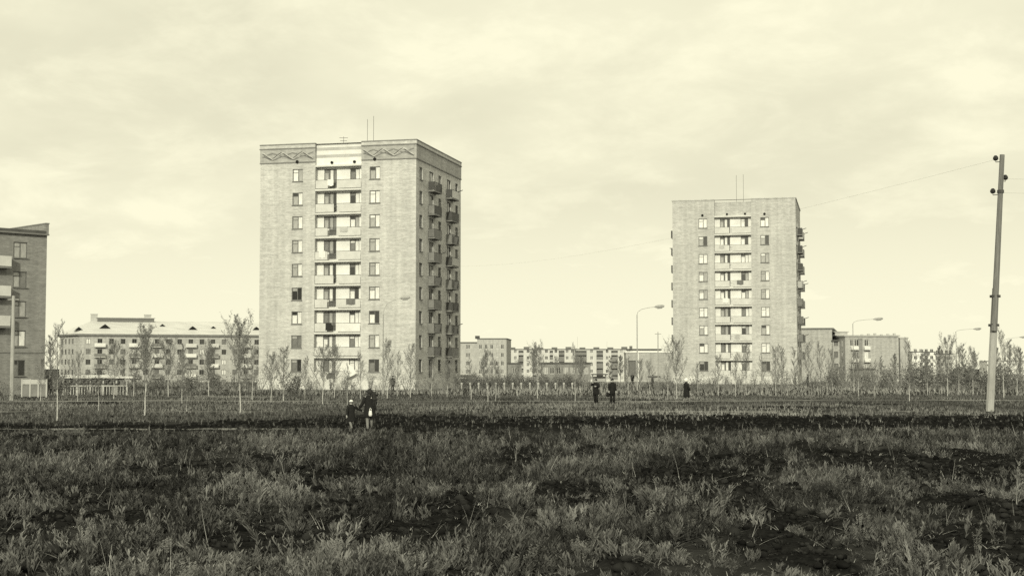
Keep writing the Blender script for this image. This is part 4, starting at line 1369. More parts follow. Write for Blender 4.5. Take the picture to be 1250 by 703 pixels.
# ------------------------------------------------------------------ trees
def branch_tree(seed, H, spread, n_main, leafy, wash, lean=0.0, levels=2, leaf=0.07, thick=1.0):
    """Young tree: (trunk mesh, crown mesh). Trunk runs to the top, limbs leave it upwards; leaves hang on the twigs."""
    r = random.Random(seed)
    tb = MB(); cb = MB()
    pts = []; n = 9
    bx = by = 0.0
    for i in range(n + 1):
        t = i / n
        bx += r.uniform(-.035, .035) * H / 5 + lean * H / n
        by += r.uniform(-.035, .035) * H / 5
        pts.append(Vector((bx, by, -0.15 + (H + 0.15) * t)))
    r0 = 0.006 * H * thick + 0.016
    rad = [r0 * (1.25 if i == 0 else (1 - 0.92 * i / n)) for i in range(n + 1)]
    cut = max(1, round(n * wash / H)) if wash else 0
    if cut:
        tb.tube(pts[:cut + 1], [q * 1.04 for q in rad[:cut + 1]], 7, 0)
        tb.tube(pts[cut:], rad[cut:], 6, 1)
    else:
        tb.tube(pts, rad, 7, 1)
    leaves = []
    tips = []

    def limb(p, d, ln, rr, lev):
        seg = 4; q = [p]; dd = d.copy()
        for s in range(seg):
            dd = (dd + Vector((r.uniform(-.18, .18), r.uniform(-.18, .18), r.uniform(-.02, .22)))).normalized()
            q.append(q[-1] + dd * ln / seg)
        rr = max(rr, .0065)
        cb.tube(q, [rr, rr * .85, rr * .7, rr * .55, rr * .35], 3 if lev else 4, 0, cap=False)
        for s in range(1, seg + 1):
            if lev < levels:
                for _ in range(3 if lev == 0 else 2):
                    an = r.uniform(0, 6.28); sd = Vector((math.cos(an), math.sin(an), r.uniform(.1, .9))).normalized()
                    limb(q[s], (dd * .5 + sd * .7).normalized(), ln * r.uniform(.32, .5), rr * .5, lev + 1)
            if lev >= 1 or s > 2:
                tips.append(q[s])
    for i in range(n_main):
        t = 0.26 + 0.70 * (i + r.random() * .6) / n_main
        k = min(n - 1, int(t * n)); p = pts[k].lerp(pts[k + 1], t * n - k)
        an = i * 2.4 + r.uniform(-.5, .5)
        d = Vector((math.cos(an) * .8, math.sin(an) * .8, r.uniform(.7, 1.3))).normalized()
        ln = spread * (1.05 - 0.75 * abs(t - 0.45)) * r.uniform(.7, 1.15) * (1.0 if t < .8 else .55)
        limb(p, d, ln, r0 * .42 * (1.1 - t * .6), 0)
    sh = []
    V = []; F = []
    for p in tips:
        for _ in range(max(1, round(leafy))):
            if r.random() > leafy:
                continue
            c = p + Vector((r.gauss(0, .045), r.gauss(0, .045), r.gauss(0, .045)))
            a = Vector((r.gauss(0, 1), r.gauss(0, 1), r.gauss(0, 1))).normalized() * leaf * r.uniform(.6, 1.3)
            b = Vector((r.gauss(0, 1), r.gauss(0, 1), r.gauss(0, 1))).normalized() * leaf * r.uniform(.4, .9)
            leaves.append((c - a, c + b, c + a, c - b, .25 + .75 * r.random()))
    nv0 = len(cb.v)
    shade = [0.15] * nv0
    for a, b, c, d, s in leaves:
        cb.quad(a, b, c, d, 1); shade += [s] * 4
    tm = tb.mesh('trunk', ['whitewash', 'bark'])
    cm = cb.mesh('crown', ['bark', 'leaf'])
    at = cm.attributes.new('shade', 'FLOAT', 'POINT'); at.data.foreach_set('value', shade)
    return tm, cm, H


SAP = [branch_tree(101, 5.0, 1.65, 12, .14, 1.7, 0.00, leaf=.045), branch_tree(102, 5.0, 1.4, 11, .08, 2.2, 0.03, leaf=.04), branch_tree(103, 5.0, 1.9, 13, .25, 1.7, -0.02, leaf=.05),
       branch_tree(104, 5.0, 1.5, 12, .18, 2.2, 0.02, leaf=.045), branch_tree(105, 5.0, 1.25, 10, .06, 1.7, -0.03, leaf=.04)]
BARE = [branch_tree(111, 5.0, 1.2, 12, .02, 0, 0.04, leaf=.04), branch_tree(112, 5.0, 1.5, 13, .1, 0, -0.03, leaf=.04), branch_tree(113, 5.0, 1.0, 11, .1, 0, 0.0, leaf=.04)]
POPLAR = [branch_tree(121, 7.0, 1.25, 18, .30, 0, 0.0, 2, .065), branch_tree(122, 7.0, 1.0, 16, .2, 0, 0.01, 2, .065)]
TREES = 0


def tree(kind, px, base_y, height, label, group, rot=None, width=1.0, depth=None, cat='tree', name='young_tree'):
    global TREES
    TREES += 1
    g = G(px, base_y) if depth is None else P(px, 460, depth)
    z = gz(g.x, g.y)
    tm, cm, H = kind
    if name == 'young_tree':
        size = 'very tall' if height >= 5 else 'tall' if height >= 4.4 else 'middling' if height >= 3.7 else 'short'
        crown = {0: 'open-crowned', 1: 'thin-crowned', 2: 'broad-crowned', 3: 'leafy', 4: 'nearly bare'}[SAP.index(kind)] if kind in SAP else {0: 'right-leaning', 1: 'left-leaning', 2: 'upright'}[BARE.index(kind)]
        label = '%s %s %s' % (size, crown, label)
    root = thing(name, label, cat, (g.x, g.y, z), rot if rot is not None else (TREES * 2.399) % 6.283, group)
    s = height / H
    root.scale = (s * width * .88, s * width * .88, s * (.93 if name == 'young_tree' else .9))
    link('trunk', tm, root); link('crown', cm, root)
    return root


# saplings with whitewashed trunks, left of and before the frieze tower
L1 = 'young tree with whitewashed trunk on the grass before the hipped-roof block'
for i, (px, by, h, k, w) in enumerate(((70, 514, 4.9, 1, .8), (120, 501.5, 3.4, 4, .7), (176, 507, 5.0, 3, 1.0), (228, 502.5, 3.2, 4, .7), (293, 503.5, 5.6, 2, .85), (222, 492, 3.6, 0, .8),
                                       (139, 487, 4.8, 2, .9), (205, 485, 5.2, 2, 1.0), (255, 484, 5.0, 0, 1.0), (163, 484, 4.4, 3, .9), (308, 488, 4.2, 1, .9), (95, 490, 3.8, 0, .8), (49, 489, 3.4, 3, .9))):
    tree(SAP[k], px, by, h, L1, 'saplings before the hipped-roof block', width=w)
L2 = 'young whitewashed-trunk tree on the grass before the frieze tower'
for i, (px, by, h, k, w) in enumerate(((331, 490, 3.8, 2, 1.), (346, 489, 4.3, 3, 1.), (372, 487, 3.6, 1, .9), (394, 493, 4.2, 2, 1.), (408, 486, 4.4, 0, .9), (424, 494, 3.0, 4, .8), (440, 487, 4.0, 1, .8),
                                       (472, 486, 5.0, 3, .9), (485, 484, 4.2, 4, .8), (501, 485, 4.6, 0, .9), (527, 484, 3.4, 1, .9), (546, 485, 3.4, 2, .9))):
    tree(SAP[k], px, by, h, L2, 'saplings before the frieze tower', width=w)
L3 = 'young whitewashed-trunk tree by the row of white posts'
for i, (px, by, h, k, w) in enumerate(((575, 487.5, 3.6, 4, .9), (596, 490, 4.0, 3, .9), (605, 489, 3.4, 1, .7), (609, 486, 3.0, 4, .8), (632, 484, 3.2, 0, .8), (656, 487, 4.6, 2, .8), (680, 484, 3.6, 3, .8), (702, 489, 4.6, 1, .6), (708, 486, 3.4, 2, .7))):
    tree(SAP[k], px, by, h, L3, 'saplings by the white posts', width=w)
L4 = 'young whitewashed-trunk tree on the grass before the plain tower'
for i, (px, by, h, k, w) in enumerate(((767, 484, 3.6, 1, .8), (781, 482, 3.4, 3, .9), (793, 481, 3.2, 0, .9), (815, 483, 3.8, 4, .8), (826, 487, 5.0, 2, .9), (852, 482, 3.2, 1, .9), (877, 483, 3.8, 3, .9), (898, 484, 4.0, 1, .8), (911, 482, 4.8, 0, .8),
                                       (930, 481, 4.2, 4, .8), (947, 483, 4.6, 3, .8))):
    tree(SAP[k], px, by, h, L4, 'saplings before the plain tower', width=w)
L5 = 'young whitewashed-trunk tree between the plain tower and the utility pole'
for i, (px, by, h, k, w) in enumerate(((1048, 484, 4.0, 1, .8), (1042, 479, 4.4, 3, .8), (1068, 485, 3.4, 4, .8), (1110, 490, 4.8, 1, .8), (1132, 483, 3.8, 0, .8), (1157, 484, 5.4, 2, .8), (1170, 481, 4.6, 3, .9), (1188, 480, 4.6, 0, .9))):
    tree(SAP[k], px, by, h, L5, 'saplings left of the utility pole', width=w)
L6 = 'young whitewashed-trunk tree right of the utility pole'
for i, (px, by, h, k, w) in enumerate(((1225, 486, 6.0, 1, .8), (1241, 483, 4.6, 3, .9))):
    tree(SAP[k], px, by, h, L6, 'saplings right of the utility pole', width=w)
L7 = 'bare leaning young tree near the plain tower right corner'
for (px, by, h, k) in ((955, 481, 5.2, 0), (970, 480, 4.8, 2), (988, 482, 5.0, 1), (1003, 480, 5.6, 0), (1016, 481, 4.4, 1), (1029, 483, 4.0, 2)):
    tree(BARE[k], px, by, h, L7, 'bare young trees by the plain tower', width=.9)
L8 = 'dark leafy poplar in the distant row at the right'
for (px, dp, h, k) in ((1147, 200, 6.2, 0), (1176, 230, 7.0, 1), (1190, 215, 5.6, 0), (1216, 235, 6.6, 0), (1234, 210, 7.4, 1), (1246, 240, 6.4, 0), (1262, 220, 7.0, 1), (1127, 245, 6.2, 1), (1092, 235, 5.4, 0), (1076, 240, 5.0, 1)):
    tree(POPLAR[k], px, 0, h, L8, 'distant poplars at the right', depth=dp, name='poplar_tree', width=1.1)
L9 = 'leafy tree standing in front of the hipped-roof block balconies'
for (px, dp, h, k) in ((176, 300, 12.0, 0), (222, 310, 10.5, 1), (292, 290, 13.0, 0), (150, 320, 9.0, 1), (255, 300, 9.0, 0), (318, 280, 9.0, 1), (60, 200, 7.8, 1)):
    tree(POPLAR[k], px, 0, h, L9, 'trees before the hipped-roof block', depth=dp, name='leafy_tree', width=1.15)
L10 = 'leafy tree rising between the far white panel row and the hedge'
for (px, dp, h, k) in ((651, 290, 8.2, 0), (745, 320, 8.0, 1), (590, 300, 7.0, 0), (710, 300, 7.0, 0), (757, 290, 6.6, 0)):
    tree(POPLAR[k], px, 0, h, L10, 'trees before the far panel row', depth=dp, name='leafy_tree', width=1.2)


def shrub_mesh(seed, h, w, leafy, leaf=0.09):
    r = random.Random(seed); cb = MB(); tips = []
    for i in range(16):
        an = r.uniform(0, 6.28); d = Vector((math.cos(an) * r.uniform(.1, .6), math.sin(an) * r.uniform(.1, .6), 1)).normalized()
        p = Vector((r.gauss(0, .12 * w), r.gauss(0, .12 * w), -0.1)); q = [p]; ln = h * r.uniform(.6, 1.1)
        for s in range(4):
            d = (d + Vector((r.uniform(-.2, .2), r.uniform(-.2, .2), .1))).normalized(); q.append(q[-1] + d * ln / 4)
            if s:
                tips.append(q[-1])
                e = q[-1] + Vector((r.uniform(-.3, .3), r.uniform(-.3, .3), r.uniform(.05, .3))) * w
                cb.tube([q[-1], e], [.008, .003], 3, 0, cap=False); tips.append(e); tips.append(q[-1].lerp(e, .5))
        cb.tube(q, [.02, .016, .012, .009, .004], 3, 0, cap=False)
    shade = [.15] * len(cb.v)
    for p in tips:
        for _ in range(leafy):
            c = p + Vector((r.gauss(0, .1), r.gauss(0, .1), r.gauss(0, .1))) * w
            a = Vector((r.gauss(0, 1), r.gauss(0, 1), r.gauss(0, 1))).normalized() * leaf * r.uniform(.6, 1.3)
            b = Vector((r.gauss(0, 1), r.gauss(0, 1), r.gauss(0, 1))).normalized() * leaf * r.uniform(.4, .9)
            cb.quad(c - a, c + b, c + a, c - b, 1); shade += [r.random() * .8] * 4
    me = cb.mesh('shrub', ['bark', 'leaf'])
    at = me.attributes.new('shade', 'FLOAT', 'POINT'); at.data.foreach_set('value', shade)
    return me


SHR = [shrub_mesh(201, 1.2, 1.0, 1, .05), shrub_mesh(202, 1.4, 1.2, 4, .07), shrub_mesh(203, 1.0, 1.1, 0), shrub_mesh(204, 1.6, .9, 1, .05)]


def shrub(k, px, depth, s, label, group, name='shrub'):
    g = P(px, 465, depth)
    o = link(name, SHR[k], None, (g.x, g.y, gz(g.x, g.y)), rng.uniform(0, 6.28))
    o.scale = (s * rng.uniform(.9, 1.3), s * rng.uniform(.9, 1.3), s)
    size = 'large' if s > 1.45 else 'tall' if s > 1.2 else 'middling' if s > 1.0 else 'small'
    look = ('sparse', 'densely leaved', 'leafless', 'thin upright')[k]
    return tag(o, '%s %s %s' % (size, look, label.replace('dense ', '').replace('straggly ', '').replace('small dark bush', 'dark bush').replace('pale bare bush', 'pale bush')) if group else label, 'shrub', group)


for i in range(34):
    px = 556 + i * 4.6
    shrub(1 if i % 2 else 3, px, 173 + 1.5 * math.sin(i * 1.7), rng.uniform(.8, 1.2), 'dark bush in the hedge behind the row of white posts', 'hedge behind the white posts', 'hedge_bush')
for i in range(26):
    px = 318 + i * 9.4
    shrub(rng.choice((0, 2, 3)), px + rng.uniform(-3, 3), rng.uniform(138, 156), rng.uniform(.8, 1.4), 'straggly bush along the foot of the frieze tower', 'bushes below the frieze tower')
for i in range(28):
    px = 800 + i * 7.6
    shrub(rng.choice((0, 2, 3)), px + rng.uniform(-3, 3), rng.uniform(150, 205), rng.uniform(.9, 1.5), 'straggly bush along the foot of the plain tower', 'bushes below the plain tower')
for i in range(34):
    px = 1015 + i * 7.4
    shrub(rng.choice((1, 3, 1)), px + rng.uniform(-3, 3), rng.uniform(150, 200), rng.uniform(1.0, 2.0), 'dense dark bush in the thicket by the utility pole', 'thicket by the utility pole')
for i in range(26):
    px = -5 + i * 12.5
    shrub(rng.choice((0, 1, 3)), px + rng.uniform(-4, 4), rng.uniform(124, 170), rng.uniform(.9, 1.5), 'bush along the road before the hipped-roof block', 'bushes at the left')
for (px, dp, s, k, lab) in ((10, 105, 1.2, 2, 'pale bare bush at the foot of the concrete pole'), (355, 118, 1.25, 1, 'small dark dense bush in front of the frieze tower left corner')):
    shrub(k, px, dp, s, lab, None)


# ------------------------------------------------------------------ people
def person(name, label, px, base_y, height, facing, legs, arms, clothes, depth=None, cat='person', z_off=0.0):
    """legs: (left foot forward m, right foot forward m); arms: two lists of offsets for elbow, hand.
    Skeleton in body space: +y is where the person faces, x to their right."""
    g = G(px, base_y) if depth is None else P(px, 465, depth)
    z = gz(g.x, g.y) + z_off
    root = thing(name, label, cat, (g.x, g.y, z), facing)
    s = height / 1.75
    J = {'pelvis': (0, 0, .93), 'waist': (0, .0, 1.08), 'chest': (0, .01, 1.30), 'neck': (0, .0, 1.49), 'jaw': (0, .02, 1.56), 'head': (0, .015, 1.655), 'nose': (0, .125, 1.625)}
    E = [('pelvis', 'waist'), ('waist', 'chest'), ('chest', 'neck'), ('neck', 'jaw'), ('jaw', 'head'), ('head', 'nose')]
    rad = {'pelvis': .14, 'waist': .125, 'chest': .145, 'neck': .06, 'jaw': .075, 'head': .095, 'nose': .016}
    for sd, nm, ft in ((-1, 'l', legs[0]), (1, 'r', legs[1])):
        lift = .10 if ft < -.25 else 0.0
        J['hip' + nm] = (sd * .095, 0, .88); J['knee' + nm] = (sd * .10, ft * .45 + .05, .49 + lift * .3); J['ankle' + nm] = (sd * .10, ft - .03, .09 + lift)
        J['toe' + nm] = (sd * .115, ft + .15, .035 + lift * .2)
        rad.update({'hip' + nm: .095, 'knee' + nm: .06, 'ankle' + nm: .042, 'toe' + nm: .032})
        E += [('pelvis', 'hip' + nm), ('hip' + nm, 'knee' + nm), ('knee' + nm, 'ankle' + nm), ('ankle' + nm, 'toe' + nm)]
    for sd, nm, ar in ((-1, 'l', arms[0]), (1, 'r', arms[1])):
        J['sh' + nm] = (sd * .19, 0, 1.42); J['el' + nm] = ar[0]; J['wr' + nm] = ar[1]
        w = Vector(ar[1]); d = (w - Vector(ar[0])).normalized(); J['palm' + nm] = tuple(w + d * .075)
        rad.update({'sh' + nm: .062, 'el' + nm: .044, 'wr' + nm: .030, 'palm' + nm: .033})
        E += [('chest', 'sh' + nm), ('sh' + nm, 'el' + nm), ('el' + nm, 'wr' + nm), ('wr' + nm, 'palm' + nm)]
        side = d.cross(Vector((0, 1, 0))); side = side.normalized() if side.length > .1 else Vector((1, 0, 0)); curl = side.cross(d)
        pa = Vector(J['palm' + nm])
        for q, (off, ln) in enumerate(((-.030, .065), (-.010, .078), (.010, .074), (.030, .058))):
            a = pa + side * off + d * .03; b = a + d * ln * .55 + curl * .012; c = b + d * ln * .35 + curl * .03
            for t, pt in (('a', a), ('b', b), ('c', c)):
                J['f%s%d%s' % (nm, q, t)] = tuple(pt); rad['f%s%d%s' % (nm, q, t)] = .009
            E += [('palm' + nm, 'f%s%da' % (nm, q)), ('f%s%da' % (nm, q), 'f%s%db' % (nm, q)), ('f%s%db' % (nm, q), 'f%s%dc' % (nm, q))]
        a = w + d * .04 - side * .038; b = a + d * .04 - side * .02
        J['t%sa' % nm] = tuple(a); J['t%sb' % nm] = tuple(b); rad['t%sa' % nm] = .011; rad['t%sb' % nm] = .009
        E += [('wr' + nm, 't%sa' % nm), ('t%sa' % nm, 't%sb' % nm)]
    keys = list(J)
    me = bpy.data.meshes.new('body')
    me.from_pydata([tuple(c * s for c in J[k]) for k in keys], [(keys.index(a), keys.index(b)) for a, b in E], [])
    me.materials.append(MATS['skin'])
    body = link('body', me, root)
    sk = body.modifiers.new('skin', 'SKIN'); sk.use_smooth_shade = True
    for i, k in enumerate(keys):
        sv = me.skin_vertices[0].data[i]; sv.radius = (rad[k] * s, rad[k] * s); sv.use_root = (k == 'pelvis')
    ss = body.modifiers.new('sub', 'SUBSURF'); ss.levels = 1; ss.render_levels = 1

    def S(p): return Vector(p) * s
    coat_m, hem, flare, leg_m, hat = clothes['coat'], clothes['hem'], clothes['flare'], clothes['legs'], clothes.get('hat')
    # coat with sleeves
    mb = MB()
    rings = [((0, .0, 1.53), .085, .085), ((0, 0, 1.47), .155, .10), ((0, 0, 1.41), .225, .125), ((0, .005, 1.28), .225, .155), ((0, 0, 1.08), .20, .155), ((0, 0, .93), .215 + flare * .2, .175 + flare * .2)]
    z = .93
    while z > hem + .01:
        z = max(hem, z - .16); f = (.93 - z) / .5
        rings.append(((0, 0, z), .215 + flare * (.2 + f), .175 + flare * (.2 + f)))
    mb.loft([(tuple(S(c)), a * s, b * s) for c, a, b in reversed(rings)], 14)
    for nm, ar in (('l', arms[0]), ('r', arms[1])):
        p = [S(J['sh' + nm]), S(J['sh' + nm]).lerp(S(ar[0]), .5), S(ar[0]), S(ar[0]).lerp(S(ar[1]), .55), S(ar[1])]
        mb.tube(p, [.088 * s, .082 * s, .07 * s, .062 * s, .055 * s], 8)
    mb.build('coat', coat_m, root, smooth=True)
    # trousers or stockings, shoes
    for nm in 'lr':
        mb = MB(); k = 1.25 if leg_m.startswith('cloth') else 1.06
        h, kn, an, to = (S(J[q + nm]) for q in ('hip', 'knee', 'ankle', 'toe'))
        mb.tube([h, h.lerp(kn, .5), kn, kn.lerp(an, .35), an], [.105 * s * k, .09 * s * k, .066 * s * k, .062 * s * k, (.048 if k < 1.2 else .075) * s * k], 9)
        mb.build('trouser_leg' if k > 1.2 else 'stocking', leg_m, root, smooth=True)
        mb = MB(); mb.tube([an + S((0, -.06, -.03)), an + S((0, .0, -.02)), an.lerp(to, .6), to + S((0, .04, 0))], [.045 * s, .062 * s, .05 * s, .03 * s], 8)
        mb.build('shoe', 'cloth_black', root, smooth=True)
    # hair / headgear
    hc = Vector(J['head'])
    def cap(mat, nm, r, back, zlow):
        mb = MB(); n = 7; rg = []
        for i in range(n):
            t = zlow + (1.02 - zlow) * i / (n - 1); q = math.sqrt(max(0.02, 1 - t * t))
            rg.append((tuple(S(hc + Vector((0, back * (1 - .4 * t), t * r * 1.12)))), r * q * s, r * 1.1 * q * s))
        mb.loft(rg, 12); mb.build(nm, mat, root, smooth=True)
    cap('hair', 'hair', .104, -.022, -.35)
    if hat == 'scarf':
        cap(clothes['hat_m'], 'headscarf', .14 if clothes['hat_m'] == 'cloth_white' else .122, -.03, -.75)
    elif hat == 'cap':
        cap(clothes['hat_m'], 'knitted_cap', .118, -.012, .05)
    elif hat == 'flat':
        cap(clothes['hat_m'], 'flat_cap', .117, .0, .18)
    for sd in (-1, 1):
        mb = MB(); c = S(hc + Vector((sd * .034, .088, .008))); mb.loft([((c.x, c.y, c.z - .008), .006, .004), ((c.x, c.y, c.z), .010, .007), ((c.x, c.y, c.z + .008), .006, .004)], 6)
        mb.build('eye', 'hair', root)
    return root, s


# woman in a dark coat leading a child; she walks away and carries a small child
bw_, s_ = person('person', 'woman in flared dark coat and stockings walking, holding a child by the hand', 451, 526, 1.66, R(12), (-.24, .24),
                 ([(-.30, -.03, 1.16), (-.43, .05, .98)], [(.27, .10, 1.16), (.16, .26, 1.26)]),
                 {'coat': 'cloth_black', 'hem': .58, 'flare': .075, 'legs': 'stocking', 'hat': 'scarf', 'hat_m': 'cloth_dark'})
mb = MB(); mb.loft([((0, 0, 0.0), .06, .04), ((0, 0, .07), .075, .05), ((0, 0, .19), .06, .04), ((0, 0, .22), .045, .02)], 10)
g = bw_.location
bag = thing('shopping_bag', 'small white bag held at the back of the dark coat', 'bag', (g.x + .06, g.y - .26, g.z + .60))
mb.build('sack', 'cloth_white', bag, smooth=True)
mb = MB(); mb.tube([(-.03, 0, .20), (-.03, .0, .28), (.0, .02, .33), (.03, 0, .28), (.03, 0, .20)], .012, 5); mb.build('handle', 'cloth_white', bag)
person('person', 'toddler in pale bonnet carried on the arm of the woman in dark coat', 456.5, 526, .86, R(195), (-.05, .05),
       ([(-.24, .10, 1.20), (-.17, .24, 1.33)], [(.25, .06, 1.18), (.27, .20, 1.05)]),
       {'coat': 'cloth_dark', 'hem': .80, 'flare': .03, 'legs': 'cloth_dark', 'hat': 'cap', 'hat_m': 'skin'}, z_off=.82)
person('person', 'child in dark coat and pale cap reaching for the hand of the woman', 428.5, 526.5, 1.24, R(28), (-.36, .30),
       ([(-.27, -.10, 1.14), (-.30, -.12, .92)], [(.42, .06, 1.26), (.68, .10, 1.16)]),
       {'coat': 'cloth_black', 'hem': .56, 'flare': .07, 'legs': 'stocking', 'hat': 'cap', 'hat_m': 'cloth_white'})
person('person', 'man in black standing with one elbow raised, beside another man in black', 727.5, 491.5, 1.76, R(150), (.05, -.05),
       ([(-.33, .08, 1.20), (-.16, .26, 1.22)], [(.36, .02, 1.30), (.20, .16, 1.44)]),
       {'coat': 'cloth_black', 'hem': .60, 'flare': .01, 'legs': 'cloth_black', 'hat': None})
pm, _ = person('person', 'man in black with a dark bag hanging from one hand', 747.5, 491.5, 1.78, R(200), (.04, -.04),
       ([(-.25, .0, 1.16), (-.25, .06, .90)], [(.27, .0, 1.15), (.30, .08, .90)]),
       {'coat': 'cloth_black', 'hem': .62, 'flare': .015, 'legs': 'cloth_black', 'hat': 'flat', 'hat_m': 'cloth_black'})
g = pm.location
bag = thing('carried_bag', 'dark soft bag hanging from the hand of the standing man', 'bag', (g.x - .33, g.y - .10, g.z + .48))
mb = MB(); mb.loft([((0, 0, 0), .11, .06), ((0, 0, .12), .14, .08), ((0, 0, .28), .12, .05), ((0, 0, .31), .1, .03)], 10); mb.build('sack', 'cloth_black', bag, smooth=True)
mb = MB(); mb.tube([(-.06, 0, .3), (-.03, 0, .38), (.03, 0, .38), (.06, 0, .3)], .012, 5); mb.build('handle', 'cloth_black', bag)
person('person', 'woman in black coat and bright white headscarf walking alone', 838, 493, 1.82, R(-70), (-.22, .24),
       ([(-.27, -.02, 1.15), (-.20, .12, .98)], [(.27, .02, 1.15), (.22, .16, .98)]),
       {'coat': 'cloth_black', 'hem': .52, 'flare': .05, 'legs': 'stocking', 'hat': 'scarf', 'hat_m': 'cloth_white'})
FARP = ((772, 215, 1.7, 'cloth_black', 'distant dark figure in front of the service hall doorway', 170), (796.5, 176, 1.65, 'cloth_dark', 'distant small figure before the service hall blank wall', 90),
        (479.5, 150, 1.7, 'cloth_black', 'distant dark figure by the foot of the frieze tower, near the curved lamp', 10),
        (986, 190, 1.66, 'cloth_dark', 'distant figure in dark coat by the plain tower right corner', 60))
for px, dp, h, m, lab, fc in FARP:
    person('person', lab, px, 0, h, R(fc), (.08, -.08), ([(-.25, .0, 1.16), (-.24, .08, .92)], [(.25, .0, 1.16), (.24, .08, .92)]),
           {'coat': m, 'hem': .6, 'flare': .03, 'legs': 'cloth_dark', 'hat': None}, depth=dp)


# ------------------------------------------------------------------ field: weeds, clods, dry grass (numpy, one mesh each)
nrg = np.random.default_rng(5)


def tuft_blades(n, h, spread, w, seed, seg=2, droop=.4):
    r = random.Random(seed); V = []; F = []
    for i in range(n):
        an = r.uniform(0, 6.28); lean = r.uniform(.05, spread); hh = h * r.uniform(.55, 1.1); bx, by = r.gauss(0, .035), r.gauss(0, .035)
        ca, sa = math.cos(an), math.sin(an); px_, py_ = -sa, ca; tw = r.uniform(-.6, .6)
        n0 = len(V)
        for k in range(seg + 1):
            t = k / seg; rr = lean * hh * (t + droop * t * t); z = hh * (t - .22 * droop * t * t * (lean / max(spread, .01)))
            ww = w * (1 - t) * .5 + .001
            V.append((bx + ca * rr - px_ * ww, by + sa * rr - py_ * ww, z)); V.append((bx + ca * rr + px_ * ww, by + sa * rr + py_ * ww, z))
        for k in range(seg):
            a = n0 + 2 * k
            F += [(a, a + 1, a + 3), (a, a + 3, a + 2)]
    return np.array(V), np.array(F)


def tuft_stalk(nst, h, leaf, seed, nl=11, wid=.13):
    """Feathery upright weed: stems clothed in narrow leaves that point up along the stem."""
    r = random.Random(seed); V = []; F = []
    for s in range(nst):
        an = r.uniform(0, 6.28); ln = r.uniform(.02, .42); bx, by = r.gauss(0, .06), r.gauss(0, .06); hh = h * r.uniform(.5, 1.15)
        ax, ay = math.cos(an) * ln, math.sin(an) * ln
        n0 = len(V); w = .006
        V += [(bx - w, by, 0), (bx + w, by, 0), (bx + ax * hh, by + ay * hh, hh)]; F.append((n0, n0 + 1, n0 + 2))
        for i in range(nl):
            t = .12 + .88 * i / (nl - 1); z = hh * t; cx_, cy_ = bx + ax * z, by + ay * z
            la = i * 2.4 + r.uniform(-.5, .5); L = leaf * (1.15 - .5 * t) * r.uniform(.6, 1.25); up = r.uniform(.5, 1.9)
            dx, dy = math.cos(la) * L * .75, math.sin(la) * L * .75; q = r.uniform(0, 6.28); k = L * wid; qx, qy, qz = math.cos(q) * k, math.sin(q) * k, r.uniform(-.5, .5) * k
            n0 = len(V)
            V += [(cx_, cy_, z), (cx_ + dx * .5 + qx, cy_ + dy * .5 + qy, z + up * L * .55 + qz), (cx_ + dx, cy_ + dy, z + up * L), (cx_ + dx * .5 - qx, cy_ + dy * .5 - qy, z + up * L * .55 - qz)]
            F += [(n0, n0 + 1, n0 + 2), (n0, n0 + 2, n0 + 3)]
    return np.array(V), np.array(F)


def scatter(protos, xs, ys, zs, sc, sh, tilt=.12):
    VV = []; FF = []; SS = []; base = 0
    which = nrg.integers(0, len(protos), len(xs))
    for pi, (pv, pf) in enumerate(protos):
        m = which == pi; N = int(m.sum())
        if not N:
            continue
        a = nrg.uniform(0, 6.283, N); ca, sa = np.cos(a)[:, None], np.sin(a)[:, None]
        s = sc[m][:, None]
        x = (pv[None, :, 0] * ca - pv[None, :, 1] * sa) * s; y = (pv[None, :, 0] * sa + pv[None, :, 1] * ca) * s
        z = pv[None, :, 2] * s * nrg.uniform(.8, 1.2, N)[:, None]
        x = x + z * nrg.normal(0, tilt, N)[:, None]; y = y + z * nrg.normal(0, tilt, N)[:, None]
        v = np.stack([x + xs[m][:, None], y + ys[m][:, None], z + zs[m][:, None]], 2)
        VV.append(v.reshape(-1, 3))
        FF.append((pf[None] + (np.arange(N) * len(pv))[:, None, None] + base).reshape(-1, 3))
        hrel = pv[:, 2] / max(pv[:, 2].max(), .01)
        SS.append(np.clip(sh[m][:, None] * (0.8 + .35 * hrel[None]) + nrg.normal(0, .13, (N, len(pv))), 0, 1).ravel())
        base += N * len(pv)
    return np.concatenate(VV), np.concatenate(FF), np.concatenate(SS)


def field_points(y0, y1, dens, margin=1.16, extra=2.5):
    """Uniform random points on the ground inside a widened view wedge."""
    wid = lambda y: .36 * margin * y + extra
    N = int((wid(y0) + wid(y1)) * (y1 - y0) * dens)
    ys = nrg.uniform(y0, y1, int(N * 1.6)); keep = nrg.random(len(ys)) < wid(ys) / wid(y1)
    ys = ys[keep][:N]; xs = nrg.uniform(-1, 1, len(ys)) * wid(ys)
    return xs, ys


def stuff(name, label_cat, data, mat):
    v, f, s = data
    o = link(name, np_mesh(name, v, f, mat, {'shade': s}))
    o['kind'] = 'stuff'
    tag(o, label_cat[0], label_cat[1])
    return o


def tuft_rosette(n, L, seed):
    """Low broad-leaved weed: leaves arch out from the root."""
    r = random.Random(seed); V = []; F = []
    for i in range(n):
        an = i * 2.4 + r.uniform(-.4, .4); l = L * r.uniform(.6, 1.2); ca, sa = math.cos(an), math.sin(an); w = l * r.uniform(.13, .2); hz_ = r.uniform(.25, .9)
        n0 = len(V)
        V += [(0, 0, 0), (ca * l * .5 - sa * w, sa * l * .5 + ca * w, l * hz_ * .6), (ca * l * .5 + sa * w, sa * l * .5 - ca * w, l * hz_ * .6), (ca * l, sa * l, l * hz_ * r.uniform(.3, .9))]
        F += [(n0, n0 + 1, n0 + 2), (n0 + 1, n0 + 3, n0 + 2)]
    return np.array(V), np.array(F)


